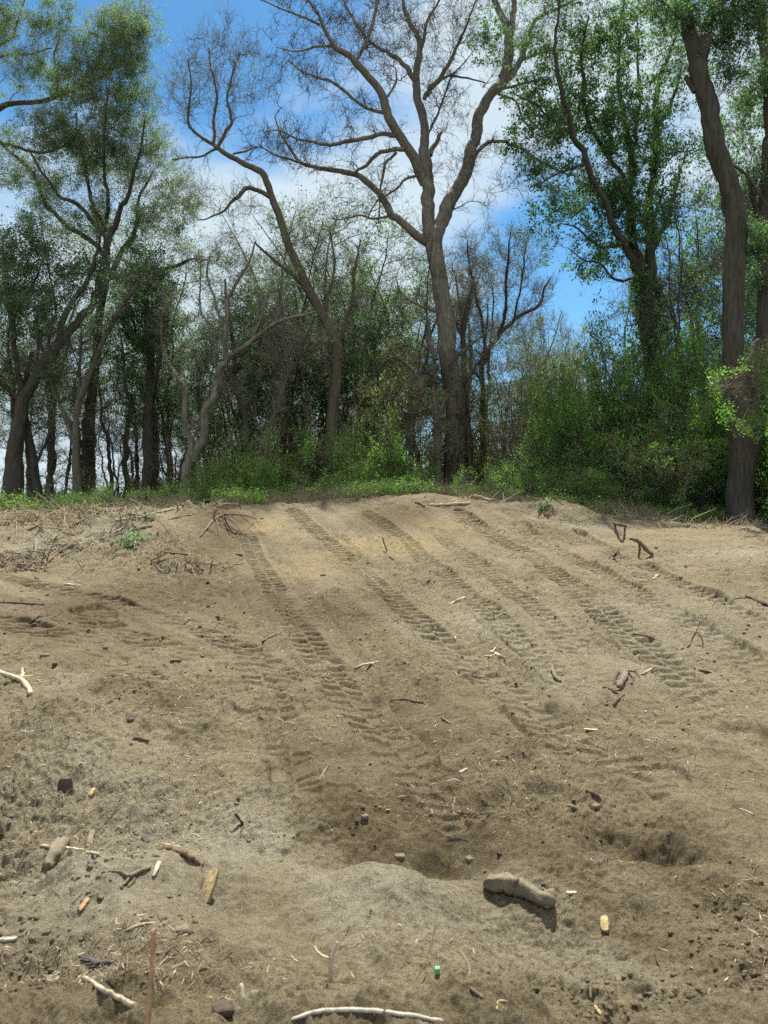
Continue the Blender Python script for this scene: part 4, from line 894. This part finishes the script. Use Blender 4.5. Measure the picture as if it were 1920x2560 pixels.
# crumbs of soil
def clods(n, ylo, yhi, s0, s1, name, label):
    px = rng.uniform(-80, 2000, n*2); Yr = rng.uniform(0, 1, n*2); Y = 1.0/(1/ylo*(1-Yr)+1/yhi*Yr); X = (px-CX)/F*Y
    dn = fbm(X*1.3, Y*1.3, 133, 3)+.35*sst(-X/Y, .1, .3)*(Y < 9); k = np.where(dn+rng.normal(0, .08, n*2) > .16)[0][:n]; X = X[k]; Y = Y[k]; n = len(X); Z = HD(X.copy(), Y.copy())
    ph = (1+5**.5)/2; ico = nrm(np.array([(-1, ph, 0), (1, ph, 0), (-1, -ph, 0), (1, -ph, 0), (0, -1, ph), (0, 1, ph), (0, -1, -ph), (0, 1, -ph), (ph, 0, -1), (ph, 0, 1), (-ph, 0, -1), (-ph, 0, 1)], float))
    F_ = np.array([(0, 11, 5), (0, 5, 1), (0, 1, 7), (0, 7, 10), (0, 10, 11), (1, 5, 9), (5, 11, 4), (11, 10, 2), (10, 7, 6), (7, 1, 8), (3, 9, 4), (3, 4, 2), (3, 2, 6), (3, 6, 8), (3, 8, 9), (4, 9, 5), (2, 4, 11), (6, 2, 10), (8, 6, 7), (9, 8, 1)])
    s = (s0+(s1-s0)*rng.random(n)**3)*np.clip(Y/6, .8, 1.8)
    v = ico[None]*(1+rng.normal(0, .2, (n, 12, 1)))*(s[:, None]*rng.uniform(.7, 1.3, (n, 3))*np.array([1, 1, .7]))[:, None, :]
    v = (v+np.stack([X, Y, Z+s*.15], -1)[:, None, :]).reshape(-1, 3); f = (F_[None]+np.arange(n)[:, None, None]*12).reshape(-1, 3)
    o = link(name, make_mesh(name, v, f, [M['dirt']], smooth=True, tone=tones(v[:, 0], v[:, 1]))); tag(o, label, 'soil clods', kind='stuff')
clods(5000, 2.3, 17, .002, .018, 'soil_clods', 'crumbs and clods of earth lying on the churned ground')

# ------------------------------------------------------------------ single pieces lying about
def resolve(pts, sink=.0):
    out = []
    for p in pts:
        if len(p) == 4 and p[3] is not None: q = PW(p[0], p[1], p[3]); Y = p[3]
        else: q = at(p[0], p[1]); Y = q[1]; q[2] += p[2]/2/F*Y*(.55 if Y > 3.6 else 1.3)
        out.append([*q, max(p[2]/2/F*Y, .0015)])
    return np.array(out)
def stick(name, label, cat, paths, mat, lump=.18, sides=8, wob=.5, caps=True, flat=1.0):
    """paths: the main piece first, then its side shoots; each becomes one part"""
    def dense(p):
        out = []
        for a, b in zip(p[:-1], p[1:]):
            m = 1 if len(a) == 4 or len(b) == 4 or a[1] < 1420 else int(np.clip(math.hypot(a[0]-b[0], a[1]-b[1])/(14 if a[1] > 2000 else 24), 1, 6))
            out += [tuple(a[i]*(1-q/m)+b[i]*q/m for i in range(3)) if q else a for q in range(m)]
        return out+[p[-1]]
    ns = [resolve(dense(p)) for p in paths]; b = ns[0][:, :3].mean(0); multi = len(paths) > 1
    root = empty(name, tuple(b), label, cat) if multi else None; o = None
    for i, n3 in enumerate(ns):
        L = np.linalg.norm(np.diff(n3[:, :3], axis=0), axis=1).sum(); k = int(np.clip(L/max(n3[:, 3].max()*.35, .004), 10, 90))
        c = catmull(n3, k); p = c[:, :3]; r = np.maximum(c[:, 3], .0012); s = np.linspace(0, L, k); rm = r.mean()
        p = p+np.stack([fbm(s/(rm*9), np.full(k, 1.7+a+b[0]*5), 4, 3) for a in range(3)], -1)*rm*wob
        ang = np.arange(sides)*2*np.pi/sides
        rr = r[:, None]*(1+lump*2*fbm(np.repeat(s[:, None]/(rm*3.5), sides, 1), 1.2*np.cos(ang)[None]+2*b[0]+np.sin(ang)[None]*.9+np.zeros((k, 1)), 19, 3))
        e = np.ones(k); e[0] = .02; e[-1] = .02; e[1] *= .72; e[-2] *= .78; rr = rr*(1+lump*1.4*fbm(np.repeat(s[:, None]/(rm*1.1), sides, 1), 2.6*np.cos(ang)[None]+3*b[0]+np.sin(ang)[None]*2.1+np.zeros((k, 1)), 23, 3)); rr = rr*e[:, None]
        p[0] = p[1]+(p[0]-p[1])*.25; p[-1] = p[-2]+(p[-1]-p[-2])*.25
        v, f = tubes(p[None], rr[None], sides)
        if flat != 1.0:
            cz = np.repeat(p[:, 2], sides); v[:, 2] = cz+(v[:, 2]-cz)*flat
        me = make_mesh(name if not multi else ('stem' if i == 0 else 'side_shoot'), v-b, f, [M[mat]])
        if multi: link('stem' if i == 0 else 'side_shoot', me, root)
        else: o = link(name, me); o.location = b; tag(o, label, cat)
    return root or o
def chunk(name, label, cat, px, py, L, W, T, mat, yaw=0, pitch=0, roll=0, split=0, lift=.3, seed=0):
    """a splintered or rounded block: subdivided box with broken ends"""
    import bmesh
    r_ = random.Random(seed+int(px)); bm = bmesh.new(); bmesh.ops.create_cube(bm, size=1)
    bmesh.ops.subdivide_edges(bm, edges=bm.edges[:], cuts=5, use_grid_fill=True)
    for v in bm.verts:
        x, y, z = v.co
        e = 1-.25*abs(2*y)**3; v.co.x = x*e; v.co.z = z*(1-.2*abs(2*y)**2)
        v.co += Vector((r_.uniform(-1, 1), r_.uniform(-1, 1)*.5, r_.uniform(-1, 1)))*(.05 if name != 'stone' else .03)
        if split and abs(y) > .3: v.co.y += (1 if y > 0 else -1)*split*(r_.random()*.5 if int((x+.5)*5) % 2 else 0)
        if name == 'stone':
            d_ = v.co.normalized()*.5*(1+.13*math.sin(7*v.co.x+seed)+.1*math.sin(9*v.co.y+px)); v.co = v.co*.25+d_*.75
        v.co.x *= W; v.co.y *= L; v.co.z *= T
    me = bpy.data.meshes.new(name); bm.to_mesh(me); bm.free(); me.materials.append(M[mat])
    o = link(name, me); q = at(px, py); o.location = (q[0], q[1], q[2]+lift*T); o.rotation_euler = (R(pitch), R(roll), R(yaw)); tag(o, label, cat); return o
ST = 'stick'
stick('fallen_log', 'thick muddy log half buried beside the pale mound with black shadow beneath', 'log', [[(1205,2226,14),(1228,2230,30),(1262,2234,44),(1305,2243,36),(1345,2247,30,at(1345,2266)[1]),(1368,2250,36,at(1372,2274)[1]),(1386,2252,22,at(1384,2276)[1])], [(1262,2222,18),(1258,2205,14),(1252,2192,9)], [(1352,2246,16,at(1352,2266)[1]),(1368,2262,14,at(1368,2275)[1]),(1372,2272,8,at(1372,2282)[1])]], 'wood_dirty', sides=20, lump=.26, wob=.6)
stick('fallen_log', 'thick curved muddy log lying at the lower left', 'log', [[(158,2104,32),(152,2122,38),(138,2145,36),(124,2168,32),(117,2182,22)]], 'wood_dirty', sides=16, lump=.3)
stick('stick', 'pale straight stick passing under the curved muddy log', ST, [[(100,2117,8),(140,2120,8),(190,2124,8),(247,2140,6)]], 'wood_pale')
chunk('split_wood', 'splintered pale yellow wood chunk standing on the grey mound at lower left', 'wood chunk', 524, 2238, .12, .045, .025, 'wood_yellow', yaw=-20, pitch=48, split=.35, lift=1.6)
chunk('board_offcut', 'dark brown square board offcut standing upright in the left dirt', 'board', 163, 1984, .095, .085, .018, 'wood_dark', yaw=8, pitch=78, lift=2.3)
stick('stake', 'orange brown upright stake at the bottom left, closest to the camera', 'stake', [[(368,2580,15,2.05),(374,2480,14,2.07),(381,2400,13,2.1),(386,2340,14,2.12),(387,2318,13,2.13)]], 'wood_orange', lump=.08)
stick('root', 'white peeled root arching along the bottom edge', 'root', [[(725,2556,7),(765,2543,10),(810,2532,11),(880,2530,11),(960,2536,11),(1040,2546,10),(1110,2558,8)]], 'wood_white', lump=.05)
stick('dead_plant', 'forked pale dead stem standing upright near the bottom centre', 'plant stem', [[(825,2455,10,2.3),(828,2410,9,2.31),(835,2380,8,2.32),(843,2350,6,2.33)], [(829,2415,6,2.31),(824,2390,5,2.31),(825,2362,4,2.31)], [(832,2400,6,2.31),(800,2385,6,2.35),(785,2365,5,2.4)]], 'wood_pale')
stick('peg', 'short pale peg of split wood standing at the bottom beside the stake', ST, [[(606,2520,14,2.12),(604,2490,14,2.13),(601,2453,9,2.15)]], 'wood_pale')
stick('stick', 'pale blurred stick slanting down to the dark soil left of the stake', ST, [[(206,2447,9),(250,2475,12),(295,2502,13),(335,2522,13)]], 'wood_pale')
stick('bark_strip', 'charcoal curved strip of bark lying at the lower left', 'bark', [[(194,2389,5),(212,2403,10),(240,2412,13),(262,2413,12),(282,2410,5)]], 'slate', lump=.08)
stick('branch', 'forked pale branch lying at the left edge of the slope', 'branch', [[(-10,1680,12),(20,1690,13),(46,1699,14),(66,1716,15),(78,1738,12)], [(48,1698,10),(56,1685,9),(57,1670,6)], [(50,1696,8),(66,1692,7),(85,1690,4)]], 'wood_pale', sides=10)
stick('stick', 'black stick propped upright on the grey mound, its cast shadow modelled as a leg', ST, [[(588,2032,7,at(606,2064)[1]-.02),(600,2050,7,at(606,2064)[1]-.01),(607,2064,7),(604,2080,5),(600,2098,4)]], 'wood_dark')  # lower leg lying on the ground is the stick's shadow, modelled in dark wood
stick('fallen_log', 'short tan log lying on a dark root clump on the right slope', 'log', [[(1566,1678,15),(1562,1692,17),(1555,1706,17),(1547,1722,14)], [(1550,1722,7),(1540,1728,7),(1530,1720,4)], [(1558,1684,6),(1575,1678,5),(1584,1680,3)]], 'wood_dirty', sides=10)
stick('root_clump', 'black tangled root clump under the short tan log', 'roots', [[(1545,1682,8),(1538,1698,8),(1536,1712,6)], [(1575,1690,8),(1584,1700,7),(1578,1712,6)], [(1520,1720,5),(1532,1728,6),(1546,1736,5)], [(1560,1738,7),(1545,1752,7),(1534,1766,8)], [(1572,1676,5),(1590,1684,5),(1600,1696,3)]], 'wood_dark')
stick('branch', 'brown curved branch propped over a hollow on the upper right slope', 'branch', [[(1572,1346,8,at(1600,1390)[1]),(1590,1351,10,at(1605,1390)[1]),(1606,1361,11,at(1615,1390)[1]),(1620,1376,11,at(1622,1390)[1]),(1632,1390,9)], [(1598,1357,6,at(1605,1390)[1]),(1599,1376,6,at(1602,1392)[1]),(1597,1394,5)]], 'wood_brown')
stick('root_clump', 'dark roots in the hollow left of the propped curved branch', 'roots', [[(1530,1392,4),(1540,1382,6),(1548,1374,4)], [(1532,1398,6),(1542,1404,6),(1550,1414,4)], [(1546,1378,4),(1550,1392,4),(1546,1408,3)]], 'wood_dark')
stick('fallen_log', 'dark log lying against the right edge of the slope', 'log', [[(1862,1492,7),(1885,1501,9),(1910,1511,10),(1940,1524,10)], [(1868,1496,3),(1850,1496,3),(1832,1500,2)]], 'wood_dark')
stick('branch', 'bleached broken branch with dark shadow right of centre on the slope', 'branch', [[(1226,1630,6),(1236,1636,9),(1250,1642,8),(1262,1646,5)], [(1230,1632,4),(1238,1622,4),(1244,1614,2)], [(1240,1638,5),(1225,1642,5),(1212,1640,3)]], 'wood_pale')
stick('stick', 'pale stick on the slope above the bleached broken branch', ST, [[(1121,1511,5),(1135,1508,7),(1150,1502,8),(1162,1495,6)]], 'wood_pale')
stick('stick', 'thin bent pale stick lying at the centre of the slope', ST, [[(886,1673,5),(905,1664,6),(930,1660,6),(948,1656,7)]], 'wood_pale')
stick('stick', 'brown curved stick lying across the left wheel track', ST, [[(636,1610,6),(662,1602,7),(688,1590,7),(712,1577,6)]], 'wood_brown')
stick('pole', 'long pale pole lying on the crest below the big forked tree', 'pole', [[(1069,1264,5),(1100,1264,6),(1140,1261,7),(1175,1259,7)]], 'wood_pale')
stick('stick', 'thick pale stick on the crest right of the forked trunk', ST, [[(1183,1240,8),(1205,1246,9),(1228,1254,8)]], 'wood_yellow')
stick('bark_strip', 'dark curled bark piece on the crest left of the long pole', 'bark', [[(1037,1258,8),(1050,1261,9),(1062,1268,5)]], 'wood_brown')
stick('paper_stick', 'small straight white stick lying on the smooth earth', ST, [[(1146,1935,8),(1157,1930,8),(1169,1924,8)]], 'wood_white', lump=.02, wob=0)
stick('stick', 'grey tapered stick lying low on the right slope', ST, [[(1464,1974,6),(1480,1985,9),(1492,1992,10),(1500,2000,8)]], 'wood_brown')
stick('stick', 'stubby pale stick just below the grey tapered stick', ST, [[(1422,2014,7),(1432,2020,9),(1441,2027,8)]], 'wood_dirty')
chunk('wood_block', 'pale yellow pointed wood block at the lower right', 'wood chunk', 1511, 2322, .06, .033, .025, 'wood_yellow', yaw=-12, pitch=30, split=.3, lift=.8)
chunk('wood_chip', 'flat white wood chip right of the muddy log', 'wood chip', 1428, 2235, .018, .045, .01, 'wood_pale', yaw=5, lift=.6)
stick('stick', 'short dark tipped stick above the pale stone at centre right', ST, [[(1103,1797,7),(1114,1803,7),(1128,1812,5)]], 'wood_dirty')
stick('stick', 'upright splintered stick left of the centre wheel track', ST, [[(822,1914,8),(814,1926,7),(806,1940,6),(798,1950,4)], [(810,1934,4),(808,1948,4)]], 'wood_dirty')
stick('stick', 'long brown stick sunk level in the centre of the slope', ST, [[(974,1752,6),(1010,1751,7),(1035,1755,6),(1060,1757,5)]], 'wood_brown')
stick('stick', 'rounded brown stick lying in the left dirt below the blue grey stone', ST, [[(332,1848,9),(352,1850,10),(373,1856,8)]], 'wood_brown')
stick('stick', 'thin tan stick lying level on the dark patch at left', ST, [[(398,1788,4),(440,1786,5),(484,1791,4)]], 'wood_dirty')
stick('stick', 'arched tan root stick at the left above the dark log', ST, [[(372,2117,5),(410,2112,6),(452,2120,5)]], 'wood_pale')
stick('fallen_log', 'dark rotten log sunk along the grey mound at left', 'log', [[(409,2120,12),(440,2130,16),(470,2148,14),(502,2165,8)]], 'wood_brown')
stick('root', 'wiry dark root looping down the grey mound at left', 'root', [[(455,2103,4),(485,2107,4),(503,2122,4),(508,2156,4),(506,2200,4),(502,2225,3)]], 'wood_brown', lump=.05)
stick('stick', 'pale flat stick on the mound above the splintered yellow chunk', ST, [[(398,2160,12),(391,2178,12),(383,2200,11)]], 'wood_pale', flat=.5)
stick('twig', 'small dark forked twig above the curved muddy log', 'twig', [[(122,2018,3),(133,2030,4),(150,2035,4),(170,2043,3)], [(133,2030,3),(142,2016,3),(146,2004,2)]], 'wood_brown')
stick('driftwood', 'gnarled grey driftwood with splayed broken ends on the left mound', 'driftwood', [[(276,2180,6),(300,2184,8),(324,2196,11),(350,2186,12),(378,2172,9)], [(324,2196,7),(312,2212,7),(300,2220,4)], [(340,2192,6),(330,2210,6),(318,2222,4)], [(300,2184,5),(270,2182,5),(262,2196,3)]], 'wood_dirty')
stick('stick', 'broad pale plank splinter beside the curved muddy log', ST, [[(230,2078,14),(226,2098,17),(220,2122,15)]], 'wood_dirty', flat=.5)
chunk('bark_chip', 'orange brown bark chip on the lower left dirt', 'wood chip', 210, 2268, .05, .02, .01, 'wood_orange', yaw=-18, pitch=25, split=.3, lift=1.2)
stick('stick', 'thin dark stick lying diagonally left of the orange bark chip', ST, [[(230,2208,4),(204,2238,5),(174,2268,4)]], 'wood_brown')
stick('stick', 'curved pale stick lying just behind the top of the orange stake', ST, [[(312,2330,4),(340,2318,6),(365,2312,6),(392,2308,4)]], 'wood_pale')
chunk('stone', 'blue grey stone in the left dirt above the rounded brown stick', 'stone', 328, 1803, .05, .055, .035, 'slate', yaw=30)
chunk('stone', 'dark slate shard beside the dark rotten log', 'stone', 364, 2098, .06, .04, .018, 'slate', yaw=35, pitch=20)
chunk('stone', 'round brown stone on the mound below the splintered yellow chunk', 'stone', 456, 2332, .05, .06, .03, 'stone', yaw=10)
chunk('wood_chip', 'white wood chip at the left edge near the bottom', 'wood chip', 20, 2352, .02, .06, .01, 'wood_white', yaw=12, lift=.7)
chunk('wood_chip', 'yellow flat wood chip lying on the right slope', 'wood chip', 1478, 1826, .035, .10, .01, 'wood_yellow', yaw=-14, split=.3, lift=.7)
chunk('wood_chip', 'cream wood chip standing by the brown board offcut', 'wood chip', 230, 1987, .05, .03, .02, 'wood_yellow', yaw=-10, pitch=30, split=.4, lift=.8)
chunk('stone', 'cream stone right of the centre above the white stick', 'stone', 1126, 1829, .016, .024, .012, 'wood_white', yaw=0)
chunk('stone', 'pale stone on the right slope left of the rough clods', 'stone', 1614, 1781, .02, .025, .018, 'wood_white', yaw=20)
chunk('stone', 'brown stone on the lower right slope under the grey tapered stick', 'stone', 1489, 2020, .04, .055, .03, 'stone', yaw=20)
chunk('stone', 'rounded stone embedded where the centre track fades', 'stone', 912, 2046, .035, .045, .03, 'stone', yaw=20)
chunk('stone', 'broad buried stone at the dark hollow below centre', 'stone', 1000, 2138, .05, .07, .03, 'stone', yaw=0, lift=-.2)
chunk('stone', 'blocky stone right of the dark hollow below centre', 'stone', 1175, 2145, .05, .06, .04, 'stone', yaw=25, lift=-.2)
chunk('bark_chip', 'dark bark chip lying on the left slope', 'wood chip', 437, 1652, .05, .08, .015, 'wood_dark', yaw=20)
chunk('stone', 'dark round stone on the left slope above the forked pale branch', 'stone', 137, 1665, .05, .05, .045, 'wood_dark')
chunk('stone', 'tan stone on the left slope beside the dark round stone', 'stone', 112, 1643, .07, .09, .05, 'stone')
# left bank
LB = [('long pale root lying along the top of the left bank', 'wood_pale', [(286,1303,5),(340,1296,6),(400,1280,5),(456,1268,4)]), ('dark stick slanting up the left bank to its top edge', 'wood_brown', [(172,1318,5),(210,1300,6),(251,1278,4)]),
      ('short dark stick at the far left of the bank', 'wood_brown', [(69,1327,4),(90,1317,5),(106,1306,3)]), ('long curving brown root down the face of the left bank', 'wood_brown', [(97,1428,4),(125,1400,6),(145,1384,6),(185,1363,5)]),
      ('thick brown root under the green sprig on the left bank', 'wood_brown', [(328,1330,7),(355,1322,8),(382,1316,6)]), ('straight tan stick at the lower right of the left bank', 'wood_dirty', [(401,1380,4),(440,1384,5),(472,1387,4)]),
      ('pale stick just under the straight tan stick of the bank', 'wood_pale', [(436,1391,4),(475,1404,4)]), ('long dark stick at the left edge below the bank', 'wood_dark', [(-10,1507,4),(50,1509,5),(112,1513,4)]),
      ('white stick with its shadow below the left bank', 'wood_white', [(158,1463,5),(172,1463,7),(186,1464,4)]), ('pale straw stalk crossing the left bank', 'straw', [(250,1350,4),(300,1325,4),(330,1300,3)]),
      ('thin brown root at the top right of the left bank', 'wood_brown', [(420,1300,3),(455,1292,4),(480,1288,3)]), ('brown root fallen down the middle of the left bank', 'wood_brown', [(300,1425,4),(312,1408,5),(314,1396,3)])]
for lab, mt, pl in LB: stick('root' if 'root' in lab else 'stick', lab, 'root' if 'root' in lab else ST, [pl], mt)
stick('stick', 'dark forked branch lying on the left slope', 'branch', [[(72,1560,5),(86,1550,9),(100,1539,5)], [(84,1554,5),(96,1556,5),(104,1552,3)]], 'wood_dark')
DB = at(535, 1303)[1]
stick('dead_branch', 'dead brown branch with drooping twigs where the bank meets the ramp', 'branch',
      [[(499,1343,5),(520,1318,6),(535,1301,7),(560,1288,5),(580,1286,4,DB+.1),(612,1288,3,DB),(644,1300,2)], [(535,1303,5),(536,1288,5,DB+.05),(537,1272,3,DB+.1)], [(540,1298,3),(546,1322,3),(550,1348,2)], [(555,1290,3),(585,1305,3,DB-.4),(610,1340,2)],
       [(575,1287,3,DB+.05),(605,1310,2,DB-.4),(622,1345,2)], [(600,1288,2,DB),(640,1320,2)], [(545,1296,3),(600,1330,3,DB-.5),(650,1345,2)], [(537,1280,3,DB+.05),(560,1262,3,DB+.1),(590,1262,2,DB+.1)]], 'wood_brown')
# right and centre bits
for lab, mt, pl in [('dark stick in the straw on the right crest', 'wood_dark', [(1504,1302,4),(1535,1310,6),(1566,1316,4)]), ('long pale stick slanting over the right crest', 'wood_pale', [(1541,1288,4,16.3),(1570,1303,4),(1602,1321,4)]),
                    ('short upright dark twig on the yellow soil', 'wood_dark', [(956,1344,3,at(968,1378)[1]),(961,1360,3,at(968,1378)[1]),(968,1378,3)]), ('small dark twig end below the yellow soil', 'wood_dark', [(974,1392,4),(983,1401,4)]),
                    ('dark thin stick on the right slope', 'wood_brown', [(1580,1585,4),(1620,1592,5),(1645,1603,4)]), ('charred stick lying at the right below the wheel tracks', 'wood_dark', [(1747,1676,4),(1762,1681,8),(1781,1683,5)]),
                    ('pale twig at the far right below the tracks', 'wood_white', [(1848,2022,4),(1868,2030,5),(1885,2037,4)]), ('short brown stick on the brown ramp at left', 'wood_brown', [(800,1440,6),(816,1439,6)]),
                    ('dark brown stub protruding by the bank foot', 'wood_brown', [(590,1386,7),(606,1390,7)]), ('half buried long pale stick on the far right slope', 'wood_dirty', [(1376,1660,7),(1386,1690,10),(1402,1706,8)]),
                    ('cream twisted stick on the right slope', 'wood_pale', [(1602,1687,5),(1618,1680,6),(1632,1672,3)]), ('pale stub stick on the upper right slope', 'wood_pale', [(1632,1450,6),(1645,1439,6)])]:
    stick('twig' if 'twig' in lab else 'stick', lab, 'twig' if 'twig' in lab else ST, [pl], mt)
stick('twig', 'spindly dark twig standing with splayed legs on the right slope', 'twig', [[(1718,1620,4),(1728,1602,4,at(1722,1612)[1]),(1740,1580,4,at(1722,1612)[1])], [(1740,1580,3,at(1722,1612)[1]),(1752,1592,3,at(1752,1610)[1]),(1758,1607,3)], [(1740,1580,3,at(1722,1612)[1]),(1746,1566,2,at(1722,1612)[1]),(1749,1552,2,at(1722,1612)[1])]], 'wood_brown')
stick('fallen_log', 'bleached grey log behind the massive right trunk', 'log', [[(1880,1256,12,19.2),(1900,1245,14,19.2),(1930,1236,14,19.2),(1960,1232,13,19.2)]], 'wood_pale')
# bottom edge stems
stick('vine', 'thin tan vine arching up in the bottom middle', 'vine', [[(1090,2310,3,2.75),(1080,2350,4,2.7),(1060,2415,4,2.6),(1030,2460,4,2.5),(992,2508,4)]], 'wood_brown', lump=.03)
stick('vine', 'curved brown vine rising from the bottom edge right of centre', 'vine', [[(1162,2575,8,2.1),(1157,2505,7,2.2),(1168,2455,7,2.3),(1174,2424,6,2.4),(1160,2390,5,2.5),(1145,2376,4,2.6)]], 'wood_dirty', lump=.05)
stick('stick', 'dark stub of stick beside the curved bottom vine', ST, [[(1172,2474,9),(1190,2487,9),(1211,2503,7)]], 'wood_brown')
stick('twig', 'blurred dark twig bent over near the bottom right', 'twig', [[(1478,2500,5,2.35),(1476,2460,5,2.4),(1500,2458,4,2.4),(1522,2480,4,2.35),(1540,2530,3,2.3)]], 'wood_brown')
stick('twig', 'thin dark twig at the lower right above the ring shaped chip', 'twig', [[(1635,2388,4),(1648,2415,5),(1656,2442,3)]], 'wood_dark')
stick('twig', 'bent twig with yellow tip at the bottom edge', 'twig', [[(1242,2530,6),(1245,2508,6),(1270,2506,4),(1295,2510,4)]], 'wood_yellow')
chunk('bark_chip', 'small orange splinter at the bottom right edge', 'wood chip', 1494, 2526, .03, .01, .006, 'wood_yellow', yaw=25, pitch=20)
chunk('green_bud', 'small green seed pod at the bottom centre', 'seed pod', 1093, 2438, .018, .018, .022, 'green_bud', lift=.8)
chunk('stone', 'dark angular clod at the bottom between peg and stake', 'stone', 558, 2535, .05, .07, .035, 'wood_dark', yaw=15, lift=.3)
# leafy sprigs torn off and lying on the bank
def sprig(px, py, n, size, label, spread=.2, mat='leaf_sage', L=.35):
    q = at(px, py); root = empty('sprig', tuple(q), label, 'sprig'); k = 9
    st = np.tile(q+np.array([0, 0, .03]), (k, 1)); d = rng.normal(0, 1, (k, 3)); d[:, 2] = .25
    p, r = grow(st, d, rng.uniform(.4, 1, k)*L, np.full(k, .006), 4, .2, -.03)
    v, f = tubes(p, r, 5); link('stems', make_mesh('stems', v-q, f, [M['twig_tan']]), root)
    v, f, c = leaves(p, n, size, spread*.15, .55, 0); link('leaves', make_mesh('leaves', v-q, f, [M[mat]], rnd=c), root)
sprig(322, 1362, 80, .10, 'grey green leafy sprig lying on the face of the left bank', L=.38); sprig(370, 1300, 34, .09, 'small green sprig upright near the top of the left bank', L=.3, mat='leaf_green')
sprig(345, 1352, 30, .09, 'pale stalked sprig right of the grey green sprig', L=.28); sprig(455, 1266, 50, .08, 'pale grey green sprig on the bank top under the forked tree', L=.45)
sprig(1360, 1272, 60, .09, 'broad leafed green weed at the edge of the right thicket', L=.25, mat='leaf_green'); sprig(870, 1258, 70, .09, 'broad leafed pale weed in front of the bright shrubs', L=.3)
# bare brush heap at the foot of the forked tree
def brush(name, label, px, py, Y, n, L, mat, spread):
    q = PW(px, py, Y); q[2] = ground_z(q[0], Y)
    st = q+rng.normal(0, spread, (n, 3))*np.array([1, .5, .1]); d = rng.normal(0, 1, (n, 3)); d[:, 2] = np.abs(d[:, 2])*.8
    p, r = grow(st, d, rng.uniform(.5, 1, n)*L, rng.uniform(.004, .010, n), 6, .25, -.02)
    a = spawn(p, r, n*3, .7, .8, .1, L*.15, L*.4, rmax=.005, rmin=.0025); t1 = grow(*a[:3], a[3], 3, .3, 0)
    v, f = join([tubes(p, r, 5), tubes(*t1, 3)]); o = link(name, make_mesh(name, v-q, f, [M[mat]])); o.location = q; tag(o, label, 'brush')
brush('brush_heap', 'pale bare brush heap right of the forked trunk', 1270, 1230, 17.7, 34, .9, 'twig_grey', .35)
brush('brush_heap', 'dark root brush at the foot of the forked trunk', 1115, 1250, 17.5, 46, .5, 'wood_brown', .28)
brush('brush_heap', 'straw coloured brush heap on the crest left of the forked tree', 925, 1255, 17.4, 30, .6, 'twig_tan', .2)
brush('brush_heap', 'tan dry brush heap on the right crest', 1560, 1310, 17.2, 44, .7, 'straw', .6)
brush('brush_heap', 'tan dry brush at the left end of the bank', 60, 1310, 15.2, 34, .7, 'straw', .5)
brush('brush_heap', 'grey bare brush in front of the far left trunks', 200, 1240, 18.5, 46, 1.3, 'twig_grey', .5)
